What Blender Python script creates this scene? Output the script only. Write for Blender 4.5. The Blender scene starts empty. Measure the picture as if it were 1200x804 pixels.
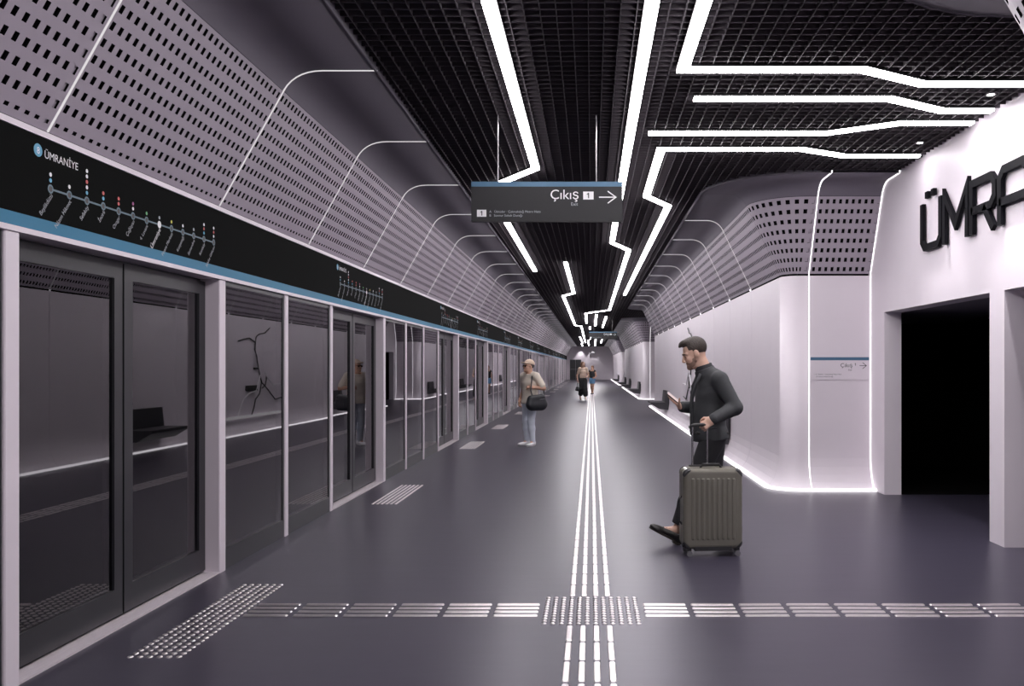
import bpy, math, random
import numpy as np
from mathutils import Vector, Matrix

# ------------------------------------------------------------------ camera, world, exposure
scene = bpy.context.scene
COL = scene.collection
F = 1000.0                      # focal length in pixels of the 1200 x 804 frame
VPX, VPY = 693.0, 429.0         # where the platform's long lines meet
cam_d = bpy.data.cameras.new('camera')
cam = bpy.data.objects.new('camera', cam_d)
COL.objects.link(cam)
cam.location = (0, 0, 1.6)
cam.rotation_euler = (math.pi / 2, 0, 0)
cam_d.sensor_width = 36.0
cam_d.lens = F / 1200 * 36.0
cam_d.shift_x = -(VPX - 600) / 1200
cam_d.shift_y = (VPY - 402) / 1200
cam_d.clip_end = 400
scene.camera = cam
world = bpy.data.worlds.new('world')
scene.world = world
world.use_nodes = True
world.node_tree.nodes['Background'].inputs[0].default_value = (0.02, 0.02, 0.024, 1)
scene.view_settings.view_transform = 'Standard'
scene.view_settings.look = 'None'
scene.view_settings.gamma = 1.0
scene.view_settings.exposure = 0.0
scene.view_settings.use_curve_mapping = False
scene.cycles.max_bounces = 7
scene.cycles.diffuse_bounces = 4
scene.cycles.glossy_bounces = 4
scene.cycles.transparent_max_bounces = 12
scene.cycles.caustics_reflective = False
scene.cycles.caustics_refractive = False
scene.cycles.sample_clamp_indirect = 4.0
STRIP = 25.0                    # radiance of the ceiling light strips

# ------------------------------------------------------------------ materials
MATS = {}
def mat(name, col, rough=0.5, metal=0.0, spec=0.5, noise=0.0, nscale=20.0, bump=0.0, bscale=60.0,
        stretch=(1, 1, 1), coat=0.0):
    m = bpy.data.materials.new(name); m.use_nodes = True
    nt = m.node_tree; b = nt.nodes['Principled BSDF']
    b.inputs['Base Color'].default_value = (*col, 1)
    b.inputs['Roughness'].default_value = rough
    b.inputs['Metallic'].default_value = metal
    b.inputs['Specular IOR Level'].default_value = spec
    b.inputs['Coat Weight'].default_value = coat
    if noise or bump:
        tc = nt.nodes.new('ShaderNodeTexCoord'); mp = nt.nodes.new('ShaderNodeMapping')
        mp.inputs['Scale'].default_value = stretch
        nt.links.new(tc.outputs['Object'], mp.inputs['Vector'])
    if noise:
        n = nt.nodes.new('ShaderNodeTexNoise'); n.inputs['Scale'].default_value = nscale
        n.inputs['Detail'].default_value = 4
        nt.links.new(mp.outputs[0], n.inputs['Vector'])
        r = nt.nodes.new('ShaderNodeMix'); r.data_type = 'RGBA'
        r.inputs[6].default_value = (*[c * (1 - noise) for c in col], 1)
        r.inputs[7].default_value = (*[min(1, c * (1 + noise)) for c in col], 1)
        nt.links.new(n.outputs['Fac'], r.inputs[0])
        nt.links.new(r.outputs[2], b.inputs['Base Color'])
    if bump:
        n2 = nt.nodes.new('ShaderNodeTexNoise'); n2.inputs['Scale'].default_value = bscale
        nt.links.new(mp.outputs[0], n2.inputs['Vector'])
        bp = nt.nodes.new('ShaderNodeBump'); bp.inputs['Strength'].default_value = bump
        bp.inputs['Distance'].default_value = 0.01
        nt.links.new(n2.outputs['Fac'], bp.inputs['Height'])
        nt.links.new(bp.outputs[0], b.inputs['Normal'])
    MATS[name] = m
    return m
def emit(name, col, strength):
    m = bpy.data.materials.new(name); m.use_nodes = True
    nt = m.node_tree; nt.nodes.clear()
    e = nt.nodes.new('ShaderNodeEmission'); o = nt.nodes.new('ShaderNodeOutputMaterial')
    e.inputs[0].default_value = (*col, 1); e.inputs[1].default_value = strength
    nt.links.new(e.outputs[0], o.inputs[0])
    MATS[name] = m
    return m
LIGHTCOL = (1.0, 0.955, 0.985)
mat('floor', (0.036, 0.032, 0.049), 0.34, spec=0.5, noise=0.10, nscale=1.3, bump=0.06, bscale=2.2, stretch=(1, 3.5, 1))
MATS['floor'].node_tree.nodes['Principled BSDF'].inputs['Specular Tint'].default_value = (.86, .80, 1.0, 1)
mat('panel', (0.76, 0.70, 0.755), 0.45, noise=0.03, nscale=3)
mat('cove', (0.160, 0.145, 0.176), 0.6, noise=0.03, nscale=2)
mat('perforated', (0.38, 0.335, 0.39), 0.5, noise=0.03, nscale=4)
mat('void', (0.006, 0.006, 0.007), 0.9, spec=0.1)
mat('psd_frame', (0.74, 0.675, 0.73), 0.4, noise=0.02, nscale=5)
mat('psd_dark', (0.022, 0.022, 0.026), 0.3)
mat('sill', (0.66, 0.60, 0.64), 0.45, metal=0.1, noise=0.12, nscale=8, stretch=(8, 1, 1))
mat('header_black', (0.0065, 0.007, 0.0068), 0.8, spec=.03, noise=0.45, nscale=160)
mat('blue', (0.040, 0.190, 0.315), 0.5, spec=.2)
mat('sign_dark', (0.035, 0.035, 0.037), 0.5, spec=.2)
mat('sign_blue', (0.07, 0.16, 0.26), 0.45)
mat('print_white', (0.85, 0.84, 0.86), 0.5)
mat('print_grey', (0.38, 0.40, 0.43), 0.5)
mat('print_line', (0.10, 0.16, 0.20), 0.5)
mat('print_cyan', (0.10, 0.36, 0.55), 0.5)
mat('print_red', (0.55, 0.08, 0.07), 0.5)
mat('print_purple', (0.33, 0.07, 0.22), 0.5)
mat('print_green', (0.10, 0.40, 0.14), 0.5)
mat('print_yellow', (0.62, 0.58, 0.08), 0.5)
mat('print_dark', (0.05, 0.05, 0.055), 0.5)
mat('grid', (0.046, 0.039, 0.046), 0.6, spec=.3)
mat('plenum', (0.16, 0.135, 0.17), 0.9)
mat('steel', (0.86, 0.81, 0.81), 0.30, metal=1.0, noise=0.10, nscale=30, bump=0.35, bscale=45)
mat('letter', (0.0075, 0.0075, 0.0095), 0.5, spec=.05)
mat('bench', (0.035, 0.034, 0.040), 0.4)
mat('black_metal', (0.02, 0.02, 0.022), 0.4)
mat('rod', (0.30, 0.29, 0.30), 0.35, metal=0.8)
mat('art_black', (0.02, 0.02, 0.02), 0.5)
mat('art_white', (0.85, 0.84, 0.86), 0.4)
mat('doorway_shade', (0.004, 0.0035, 0.0035), 0.95, spec=0.05)  # near-black colour paints the darkness inside the doorways
emit('strip_light', LIGHTCOL, STRIP)
emit('base_light', LIGHTCOL, 2.6)
emit('rib_light', LIGHTCOL, 0.75)
emit('rib_light_bright', LIGHTCOL, 1.8)
emit('lens', LIGHTCOL, 6.0)
def glass():
    m = bpy.data.materials.new('glass'); m.use_nodes = True
    nt = m.node_tree; nt.nodes.clear()
    o = nt.nodes.new('ShaderNodeOutputMaterial'); mx = nt.nodes.new('ShaderNodeMixShader')
    t = nt.nodes.new('ShaderNodeBsdfTransparent'); g = nt.nodes.new('ShaderNodeBsdfGlossy')
    fr = nt.nodes.new('ShaderNodeFresnel'); fr.inputs[0].default_value = 1.9
    t.inputs[0].default_value = (0.45, 0.44, 0.47, 1)
    g.inputs[0].default_value = (0.95, 0.93, 0.97, 1); g.inputs['Roughness'].default_value = 0.01
    nt.links.new(fr.outputs[0], mx.inputs[0]); nt.links.new(t.outputs[0], mx.inputs[1])
    nt.links.new(g.outputs[0], mx.inputs[2]); nt.links.new(mx.outputs[0], o.inputs[0])
    MATS['glass'] = m
glass()

# ------------------------------------------------------------------ mesh helpers
class MB:
    """collects vertices, faces and a material index per face"""
    def __init__(s): s.v = []; s.f = []; s.m = []
    def add(s, vs, fs, mi=0):
        k = len(s.v); s.v += [tuple(v) for v in vs]
        s.f += [tuple(i + k for i in f) for f in fs]; s.m += [mi] * len(fs)
        return s
    def box(s, x0, x1, y0, y1, z0, z1, mi=0):
        vs = [(x, y, z) for z in (z0, z1) for y in (y0, y1) for x in (x0, x1)]
        return s.add(vs, [(0, 2, 3, 1), (4, 5, 7, 6), (0, 1, 5, 4), (2, 6, 7, 3), (0, 4, 6, 2), (1, 3, 7, 5)], mi)
    def bbox(s, x0, x1, y0, y1, z0, z1, b, mi=0):
        """box with chamfered vertical and top edges"""
        ring = lambda d: [(x0 + b + d, y0 + d), (x1 - b - d, y0 + d), (x1 - d, y0 + b + d), (x1 - d, y1 - b - d),
                          (x1 - b - d, y1 - d), (x0 + b + d, y1 - d), (x0 + d, y1 - b - d), (x0 + d, y0 + b + d)]
        vs = [(*p, z0) for p in ring(0)] + [(*p, z1 - b) for p in ring(0)] + [(*p, z1) for p in ring(b * .7)]
        fs = [tuple(range(7, -1, -1)), tuple(range(16, 24))]
        for l in (0, 8):
            for i in range(8): j = (i + 1) % 8; fs.append((l + i, l + j, l + 8 + j, l + 8 + i))
        return s.add(vs, fs, mi)
    def tube(s, pts, r, n=8, mi=0):
        pts = [Vector(p) for p in pts]; rings = []
        rs = r if isinstance(r, (list, tuple)) else [r] * len(pts)
        for i, p in enumerate(pts):
            d = (pts[min(i + 1, len(pts) - 1)] - pts[max(i - 1, 0)]).normalized()
            a = d.cross(Vector((0, 0, 1)) if abs(d.z) < .9 else Vector((1, 0, 0))).normalized(); b = d.cross(a)
            rings.append([p + (a * math.cos(t) + b * math.sin(t)) * rs[i] for t in [2 * math.pi * k / n for k in range(n)]])
        vs = [v for R in rings for v in R]; fs = [tuple(range(n)), tuple(range(len(vs) - 1, len(vs) - n - 1, -1))]
        for i in range(len(pts) - 1):
            for k in range(n):
                j = (k + 1) % n; fs.append((i * n + k, (i + 1) * n + k, (i + 1) * n + j, i * n + j))
        return s.add(vs, fs, mi)
    def prism(s, poly, fn, mi=0):
        """poly: 2D points; fn(p, t) with t 0 / 1 gives the two 3D ends"""
        n = len(poly); vs = [fn(p, 0) for p in poly] + [fn(p, 1) for p in poly]
        fs = [tuple(range(n)), tuple(range(2 * n - 1, n - 1, -1))] + [(i, n + i, n + (i + 1) % n, (i + 1) % n) for i in range(n)]
        return s.add(vs, fs, mi)
    def mesh(s, name, mats, smooth=False):
        me = bpy.data.meshes.new(name); me.from_pydata(s.v, [], s.f)
        for m in (mats if isinstance(mats, (list, tuple)) else [mats]): me.materials.append(MATS[m])
        me.polygons.foreach_set('material_index', s.m)
        if smooth: me.polygons.foreach_set('use_smooth', [True] * len(s.f))
        me.update(); fix(me)
        return me
    def build(s, name, mats, parent=None, loc=(0, 0, 0), smooth=False):
        return link(name, s.mesh(name, mats, smooth), parent, loc)
import bmesh
def fix(me):
    b = bmesh.new(); b.from_mesh(me); bmesh.ops.recalc_face_normals(b, faces=b.faces); b.to_mesh(me); b.free()
def link(name, me, parent=None, loc=(0, 0, 0)):
    o = bpy.data.objects.new(name, me); COL.objects.link(o); o.parent = parent; o.location = loc
    return o
def empty(name, loc=(0, 0, 0)):
    o = bpy.data.objects.new(name, None); COL.objects.link(o); o.location = loc; o.empty_display_size = .2
    return o
def tag(o, label=None, cat=None, group=None, kind=None):
    if label: o['label'] = label
    if cat: o['category'] = cat
    if group: o['group'] = group
    if kind: o['kind'] = kind
    return o
def struct(o, label=None, cat=None): return tag(o, label, cat, kind='structure')
ORD = ['first', 'second', 'third', 'fourth', 'fifth', 'sixth', 'seventh', 'eighth', 'ninth', 'tenth', 'eleventh', 'twelfth',
       'thirteenth', 'fourteenth', 'fifteenth', 'sixteenth', 'seventeenth', 'eighteenth', 'nineteenth', 'twentieth']
def ordinal(i):
    if i < 20: return ORD[i]
    tens = {2: 'twenty', 3: 'thirty', 4: 'forty', 5: 'fifty', 6: 'sixty'}
    n = i + 1
    if n % 10 == 0: return tens[n // 10][:-1] + 'ieth'
    return tens[n // 10] + '-' + ORD[n % 10 - 1]
def ribbon(pts, w, closed=False):
    """left and right outline of a mitred 2D stroke"""
    P = [Vector(p) for p in pts]; n = len(P); L = []; R = []
    for i in range(n):
        a = P[i - 1] if (i > 0 or closed) else None
        b = P[(i + 1) % n] if (i < n - 1 or closed) else None
        d1 = (P[i] - a).normalized() if a is not None else None
        d2 = (b - P[i]).normalized() if b is not None else None
        if d1 is None: d1 = d2
        if d2 is None: d2 = d1
        n1 = Vector((-d1.y, d1.x)); n2 = Vector((-d2.y, d2.x)); m = (n1 + n2).normalized()
        k = min(w / 2 / max(m.dot(n1), .35), w * 1.2)
        L.append(P[i] + m * k); R.append(P[i] - m * k)
    return L, R
def stroke(mb, pts, w, fn, closed=False, mi=0):
    """extruded stroke; fn(p, t) maps 2D + t in {0,1} to 3D"""
    L, R = ribbon(pts, w, closed); n = len(pts)
    vs = [fn(p, t) for i in range(n) for t in (0, 1) for p in (L[i], R[i])]
    fs = []
    for i in range(n if closed else n - 1):
        a = 4 * i; b = 4 * ((i + 1) % n)
        fs += [(a, b, b + 1, a + 1), (a + 2, a + 3, b + 3, b + 2), (a, a + 2, b + 2, b), (a + 1, b + 1, b + 3, a + 3)]
    if not closed: fs += [(0, 1, 3, 2), (4 * n - 4, 4 * n - 2, 4 * n - 1, 4 * n - 3)]
    mb.add(vs, fs, mi)
_TXT = {}
def text_polys(body, size, align='LEFT'):
    """vertices and faces of a line of text lying in the XY plane"""
    key = (body, size, align)
    if key in _TXT: return _TXT[key]
    c = bpy.data.curves.new('t', 'FONT'); c.body = body; c.size = size; c.align_x = align; c.resolution_u = 3
    o = bpy.data.objects.new('t', c); COL.objects.link(o)
    dg = bpy.context.evaluated_depsgraph_get(); ev = o.evaluated_get(dg); me = ev.to_mesh()
    r = ([v.co.copy() for v in me.vertices], [tuple(p.vertices) for p in me.polygons])
    ev.to_mesh_clear(); bpy.data.objects.remove(o); bpy.data.curves.remove(c)
    _TXT[key] = r
    return r
def text(mb, body, size, fn, mi=0, align='LEFT', at=(0, 0), rot=0.0):
    vs, fs = text_polys(body, size, align); c, s = math.cos(rot), math.sin(rot)
    mb.add([fn((at[0] + v.x * c - v.y * s, at[1] + v.x * s + v.y * c)) for v in vs], fs, mi)
def disc(mb, cx, cy, r, fn, mi=0, n=14, inner=None):
    a = [(math.cos(2 * math.pi * k / n), math.sin(2 * math.pi * k / n)) for k in range(n)]
    if inner is None: mb.add([fn((cx + r * x, cy + r * y)) for x, y in a], [tuple(range(n))], mi)
    else:
        mb.add([fn((cx + q * x, cy + q * y)) for q in (r, inner) for x, y in a],
               [(k, (k + 1) % n, n + (k + 1) % n, n + k) for k in range(n)], mi)

# ------------------------------------------------------------------ the place: sizes in metres, y = distance from the camera
YB, YE = -5.0, 100.0            # back wall and end wall
XL = -2.87                      # face of the screen doors
XW, XH = 2.50, 3.64             # right wall face, face of the name wall over the passages
ZC = 3.88                       # underside of the ceiling coves
LINT = 2.27                     # underside of lintels
OPEN = [(4.5, 11.1), (33.9, 41.1), (64.0, 71.2)]     # passages in the right wall

floor = MB(); floor.box(-3.6, 9.0, YB - .2, YE + .2, -0.2, 0.0)
floor = floor.build('floor', 'floor'); struct(floor, 'dark grey smooth platform floor running to the far end wall', 'floor')
w = MB(); w.box(-3.6, 5.0, YE, YE + .2, 0, 4.4)
end_wall = w.build('wall_end', 'panel'); struct(end_wall, 'pale end wall far down the platform', 'wall')
w = MB(); w.box(-3.6, 5.0, YB - .2, YB, 0, 4.4)
struct(w.build('wall_back', 'panel'), 'pale wall behind the camera', 'wall')

# ---- open cell ceiling
c = MB(); c.box(-3.6, 9.0, YB - .2, YE + .2, 4.40, 4.5)
ceiling = c.build('ceiling', 'plenum'); struct(ceiling, 'dark open-cell grid ceiling above the light strips', 'ceiling')
GZ0, GZ1, GW = 3.90, 3.935, 0.006
PITCH = 0.105
def in_open(y, pad=0.0): return any(a - pad <= y <= b + pad for a, b in OPEN)
bar_short = MB().box(-1.72, 1.52, -GW / 2, GW / 2, GZ0, GZ1).mesh('grid_bar', 'grid')
bar_long = MB().box(-1.72, XH + .05, -GW / 2, GW / 2, GZ0, GZ1).mesh('grid_bar', 'grid')
rest = MB(); y = YB; n_parts = 0
while y < YE:
    lng = in_open(y, .05)
    if 3.9 < y and n_parts < 205:
        link('grid_bar', bar_long if lng else bar_short, ceiling, (0, y, 0)); n_parts += 1
    else: rest.box(-1.72, XH + .05 if lng else 1.52, y - GW / 2, y + GW / 2, GZ0, GZ1)
    y += PITCH if y < 45 else PITCH * 2
o = rest.build('grid_mesh', 'grid', ceiling); o['kind'] = 'stuff'
bar_y = MB().box(-GW / 2, GW / 2, YB, YE, GZ0 - .004, GZ1 - .004).mesh('grid_bar', 'grid')
x = -1.70
while x < 1.52: link('grid_bar', bar_y, ceiling, (x, 0, 0)); x += PITCH
for a, b in OPEN:
    by = MB().box(-GW / 2, GW / 2, a - .05, b + .05, GZ0 - .004, GZ1 - .004).mesh('grid_bar', 'grid')
    xx = x
    while xx < XH + .05: link('grid_bar', by, ceiling, (xx, 0, 0)); xx += PITCH

# ---- walls swept along a plan path:  o = distance out from the wall face towards the platform, z = height
def sweep(mb, path, prof, mi=0, thick=0.0):
    """path: [(p, n)], prof: [(o, z)]"""
    m = len(prof); vs = []; fs = []
    for p, n in path: vs += [(p[0] + n[0] * o, p[1] + n[1] * o, z) for o, z in prof]
    for i in range(len(path) - 1):
        for k in range(m - 1): fs.append((i * m + k, (i + 1) * m + k, (i + 1) * m + k + 1, i * m + k + 1))
    mb.add(vs, fs, mi)
def closed_prof(prof, t):
    """profile with thickness t behind it, as a closed ring"""
    back = []
    for i, (o, z) in enumerate(prof):
        a = prof[max(i - 1, 0)]; b = prof[min(i + 1, len(prof) - 1)]
        d = Vector((b[0] - a[0], b[1] - a[1])).normalized(); back.append((o - d.y * t, z + d.x * t))
    return prof + back[::-1] + [prof[0]]
def slab(mb, path, prof, t, mi=0):
    pr = closed_prof(prof, t); sweep(mb, path, pr, mi)
    m = len(prof)
    for e, (p, n) in ((0, path[0]), (1, path[-1])):
        vs = [(p[0] + n[0] * o, p[1] + n[1] * o, z) for o, z in pr[:-1]]
        mb.add(vs, [(k, k + 1, 2 * m - 2 - k, 2 * m - 1 - k) for k in range(m - 1)], mi)
def lerp(a, b, t): return tuple(a[i] + (b[i] - a[i]) * t for i in range(len(a)))
def perforated(path_at, length, cols, rows, a, b, hole_w, name):
    """sheet between profile points a and b with rectangular holes; path_at(s) -> (p, n)"""
    us = [0.0]; pitch = length / cols
    for i in range(cols): us += [(i + .5) * pitch - hole_w / 2, (i + .5) * pitch + hole_w / 2]
    us.append(length)
    vs_ = [0.0]; ln = math.hypot(b[0] - a[0], b[1] - a[1])
    step = 1.0 / (len(rows))
    for j, hh in enumerate(rows):
        c = (j + .5) * step; vs_ += [c - hh / ln / 2, c + hh / ln / 2]
    vs_.append(1.0)
    d = Vector((b[0] - a[0], b[1] - a[1])).normalized(); nrm = (-d.y, d.x); T = 0.012
    mb = MB(); NU, NV = len(us), len(vs_)
    def pt(i, j, depth=0.0):
        p, n = path_at(us[i]); o, z = lerp(a, b, vs_[j]); o += nrm[0] * depth; z += nrm[1] * depth
        return (p[0] + n[0] * o, p[1] + n[1] * o, z)
    verts = [pt(i, j) for i in range(NU) for j in range(NV)]; faces = []
    extra = []; walls = []
    for i in range(NU - 1):
        for j in range(NV - 1):
            q = (i * NV + j, (i + 1) * NV + j, (i + 1) * NV + j + 1, i * NV + j + 1)
            if i % 2 == 1 and j % 2 == 1:
                k = NU * NV + len(extra)
                extra += [pt(i, j, T), pt(i + 1, j, T), pt(i + 1, j + 1, T), pt(i, j + 1, T)]
                for e in range(4): walls.append((q[e], q[(e + 1) % 4], k + (e + 1) % 4, k + e))
                if i == NU - 3: faces.append((k, k + 1, k + 2, k + 3))      # last column is blind
            else: faces.append(q)
    mb.add(verts + extra, faces); mb.f += walls; mb.m += [1] * len(walls)  # hole sides coloured black, shade painted in
    # black sheet behind, the darkness in the holes put into its colour
    c0 = [pt(i, j, .05) for i in range(0, NU) for j in (0, NV - 1)]
    mb.add(c0, [(2 * i, 2 * i + 2, 2 * i + 3, 2 * i + 1) for i in range(NU - 1)], 1)
    me = bpy.data.meshes.new(name); me.from_pydata(mb.v, [], mb.f)
    for q in ('perforated', 'void'): me.materials.append(MATS[q])
    me.polygons.foreach_set('material_index', mb.m); me.update()
    return me
def rib(mb, path_pt, prof, w, lift=0.006, mi=0):
    """narrow strip following the profile at one place of the path"""
    (p, n) = path_pt; t = (-n[1], n[0]); vs = []; fs = []
    for i, (o, z) in enumerate(prof):
        a = prof[max(i - 1, 0)]; b = prof[min(i + 1, len(prof) - 1)]
        d = Vector((b[0] - a[0], b[1] - a[1])).normalized(); o2, z2 = o + d.y * lift, z - d.x * lift
        for q, (oo, zz) in ((-1, (o2, z2)), (1, (o2, z2)), (1, (o - d.y * .004, z + d.x * .004)), (-1, (o - d.y * .004, z + d.x * .004))):
            vs.append((p[0] + n[0] * oo + t[0] * q * w / 2, p[1] + n[1] * oo + t[1] * q * w / 2, zz))
    for i in range(len(prof) - 1):
        for k in range(4): fs.append((4 * i + k, 4 * i + (k + 1) % 4, 4 * i + 4 + (k + 1) % 4, 4 * i + 4 + k))
    fs += [(0, 1, 2, 3), (4 * len(prof) - 1, 4 * len(prof) - 2, 4 * len(prof) - 3, 4 * len(prof) - 4)]
    mb.add(vs, fs, mi)
def arc_prof(a, b, c, n=7):
    """quadratic bend from a over b to c"""
    return [lerp(lerp(a, b, t), lerp(b, c, t), t) for t in [k / n for k in range(n + 1)]]

# ---- left wall above the screen doors
PL_A, PL_B = (0.0, 2.835), (0.494, 3.72)
COVE_L = arc_prof((0.494, 3.725), (0.585, 3.88), (0.80, 3.88)) + [(1.22, 3.88)]
LP = 2.08; Y0L = 4.5 - 4 * LP
wall_left = MB(); wall_left.box(XL - 2.2, XL - 2.0, YB - .2, YE + .2, -1.5, 4.4)
wall_left.box(XL - 2.2, XL - .45, YB - .2, YE + .2, -1.5, -1.4)
wall_left.box(XL - 2.2, XL - .5, YB - .2, YE + .2, 3.0, 3.05)
wall_left = wall_left.build('wall_left', 'void'); struct(wall_left, 'left tunnel wall with slanted perforated panels above the screen doors', 'wall')
me_pl = perforated(lambda s: ((XL, s), (1, 0)), LP - .012, 27, [.022] + [.046] * 9, PL_A, PL_B, .033, 'perforated_panel')
mb = MB(); slab(mb, [((XL, 0), (1, 0)), ((XL, LP - .012), (1, 0))], COVE_L, .02); mb.box(XL + 1.20, XL + 1.22, 0, LP - .012, 3.87, 3.96)
me_cl = mb.mesh('cove_panel', 'cove', True)
mb = MB(); rib(mb, ((XL, 0), (1, 0)), [PL_A, PL_B] + COVE_L[1:], .009); me_rl = mb.mesh('rib_light', 'rib_light')
y = Y0L
while y < YE:
    link('perforated_panel', me_pl, wall_left, (0, y + .006, 0)); link('cove_panel', me_cl, wall_left, (0, y + .006, 0))
    link('rib_light', me_rl, wall_left, (0, y, 0)); y += LP

# ---- right wall piers
PR_A, PR_B = (0.0, 2.80), (0.44, 3.72)
LOWER = [(0.17, 0.0), (0.135, .03), (0.085, .10), (0.045, .19), (0.015, .29), (0.0, .40), (0.0, 2.775)]
COVE_R = arc_prof((0.44, 3.725), (0.52, 3.88), (0.70, 3.88)) + [(1.06, 3.88)]
RR = 0.22
def corner(cx, cy, a0, a1, n=10):
    return [((cx + RR * math.cos(a), cy + RR * math.sin(a)), (math.cos(a), math.sin(a))) for a in [a0 + (a1 - a0) * k / n for k in range(n + 1)]]
me_foot = MB().bbox(XW - .022, XW - .002, -.016, .016, 2.772, 2.800, .004).mesh('rib_foot', 'rib_light_bright')
def pier(name, y0, y1, near, far, label):
    ya, yb = (y0 + RR if near else y0), (y1 - RR if far else y1)
    base = MB(); base.box(XW + .12, XW + .14, ya + .1, yb - .1, 0.0, 4.2); root = base.build(name, 'void'); struct(root, label, 'wall')
    n = max(1, round((yb - ya) / 2.08)); wd = (yb - ya) / n; g = .006
    st = [((XW, g), (-1, 0)), ((XW, wd - g), (-1, 0))]
    mb = MB(); slab(mb, st, LOWER, .03); me_w = mb.mesh('wall_panel', 'panel')
    mb = MB(); slab(mb, st, COVE_R, .02); mb.box(XW - 1.06, XW - 1.04, g, wd - g, 3.87, 3.96); me_c = mb.mesh('cove_panel', 'cove', True)
    me_p = perforated(lambda s: ((XW, s + g), (-1, 0)), wd - 2 * g, 27, [.050] * 8, PR_A, PR_B, .036, 'perforated_panel')
    mb = MB(); rib(mb, ((XW, 0), (-1, 0)), [PR_A, PR_B] + COVE_R[1:], .010); me_r = mb.mesh('rib_light', 'rib_light')
    for i in range(n):
        for nm, me in (('wall_panel', me_w), ('cove_panel', me_c), ('perforated_panel', me_p)): link(nm, me, root, (0, ya + i * wd, 0))
        if i: link('rib_light', me_r, root, (0, ya + i * wd, 0)); link('rib_foot', me_foot, root, (0, ya + i * wd, 0))
    pl = [((XW, ya), (-1, 0)), ((XW, yb), (-1, 0))]
    ends = []
    if near: ends.append(('near', corner(XW + RR, y0 + RR, -math.pi / 2, -math.pi), y0, -1))
    if far: ends.append(('far', corner(XW + RR, y1 - RR, math.pi / 2, math.pi), y1, 1))
    for _, cor, yf, sgn in ends:
        flat = [((XW + RR, yf), (0, sgn)), ((XH, yf), (0, sgn))]
        xr = 2.83
        seg1 = cor[::-1] + [((xr - .012, yf), (0, sgn))]
        seg2 = [((xr + .012, yf), (0, sgn)), ((XH, yf), (0, sgn))]
        for sg in (seg1, seg2):
            mb = MB(); slab(mb, sg, LOWER, .03); mb.build('wall_panel', 'panel', root, smooth=len(sg) > 2)
            mb = MB(); slab(mb, sg, COVE_R, .02); mb.build('cove_panel', 'cove', root, smooth=True)
            # perforated sheet along the same path
            acc = [0.0]
            off = .22
            for q in range(len(sg) - 1):
                A = [sg[q][0][k] + sg[q][1][k] * off for k in (0, 1)]; B = [sg[q + 1][0][k] + sg[q + 1][1][k] * off for k in (0, 1)]
                acc.append(acc[-1] + math.hypot(B[0] - A[0], B[1] - A[1]))
            def at(s, sg=sg, acc=acc):
                for q in range(len(sg) - 1):
                    if s <= acc[q + 1] + 1e-9 or q == len(sg) - 2:
                        t = (s - acc[q]) / max(acc[q + 1] - acc[q], 1e-9); nn = Vector(lerp(sg[q][1], sg[q + 1][1], t)).normalized()
                        return (lerp(sg[q][0], sg[q + 1][0], t), (nn.x, nn.y))
            link('perforated_panel', perforated(at, acc[-1], 10, [.055] * 8, PR_A, PR_B, .036, 'perforated_panel'), root)
        full = [p for p in LOWER] + [PR_A, PR_B] + COVE_R[1:] + [(1.065, 3.95)]
        for xx in (xr, XH - .012):
            mb = MB(); rib(mb, ((xx, yf), (0, sgn)), full, .014, .007); mb.build('rib_light', 'rib_light_bright', root)
        mb = MB(); sweep(mb, cor[::-1] + [((XH, yf), (0, sgn))], [(.172, .002), (.225, .002), (.225, .03), (.172, .03), (.172, .002)])
        mb.build('base_light', 'base_light', root)
        mb = MB(); sweep(mb, cor[::-1] + [((XH, yf), (0, sgn))], [(1.06, 3.87), (1.06, 3.96)]); mb.build('cove_edge', 'cove', root)
        mb = MB(); mb.box(XW + RR, XH, yf - .14 if sgn > 0 else yf + .12, yf - .12 if sgn > 0 else yf + .14, 0, 4.2); mb.build('backing', 'void', root)
    mb = MB(); sweep(mb, pl, [(.172, .002), (.225, .002), (.225, .03), (.172, .03), (.172, .002)]); mb.build('base_light', 'base_light', root)
    return root
pier('wall_right', YB, OPEN[0][0], False, True, 'right wall beside the camera, ending before the first passage')
pier('wall_right', OPEN[0][1], OPEN[1][0], True, True, 'long pale right wall with benches behind the man with the suitcase')
pier('wall_right', OPEN[1][1], OPEN[2][0], True, True, 'right wall stretch beyond the second passage')
pier('wall_right', OPEN[2][1], YE, True, False, 'farthest right wall stretch running to the end wall')

# ---- passages: name wall on top, pillar, room behind coloured black in place of its unlit depth
def passage(i, y0, y1):
    ya, yb = y0 + .5, y1 - .5
    root = MB(); root.box(XH, XH + .25, y0 - .12, y1 + .12, LINT, 4.35); root = root.build('wall_passage', 'panel')
    struct(root, ['white wall carrying the big station name over the near passage', 'wall over the second passage far along the right',
                  'wall over the third and farthest passage'][i], 'wall')
    MB().box(XH, XH + .21, yb, y1 + .12, 0, LINT).build('jamb', 'panel', root)
    MB().box(XH, XH + .21, y0 - .12, ya, 0, LINT).build('jamb', 'panel', root)
    MB().box(XH, XH + .6, ya + 2.52, ya + 2.80, 0, LINT).build('pillar', 'panel', root)
    MB().box(XH + .25, 8.0, ya - .1, yb + 3.0, LINT, LINT + .1).build('soffit', 'cove', root)
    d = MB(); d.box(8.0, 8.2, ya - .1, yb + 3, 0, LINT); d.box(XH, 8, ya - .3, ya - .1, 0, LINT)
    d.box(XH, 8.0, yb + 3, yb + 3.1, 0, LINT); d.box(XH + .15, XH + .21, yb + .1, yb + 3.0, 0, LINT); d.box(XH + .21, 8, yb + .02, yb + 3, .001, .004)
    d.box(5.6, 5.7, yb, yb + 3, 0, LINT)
    d.build('shade_lining', 'doorway_shade', root)
    return root
for i, (a, b) in enumerate(OPEN): passage(i, a, b)

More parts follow.
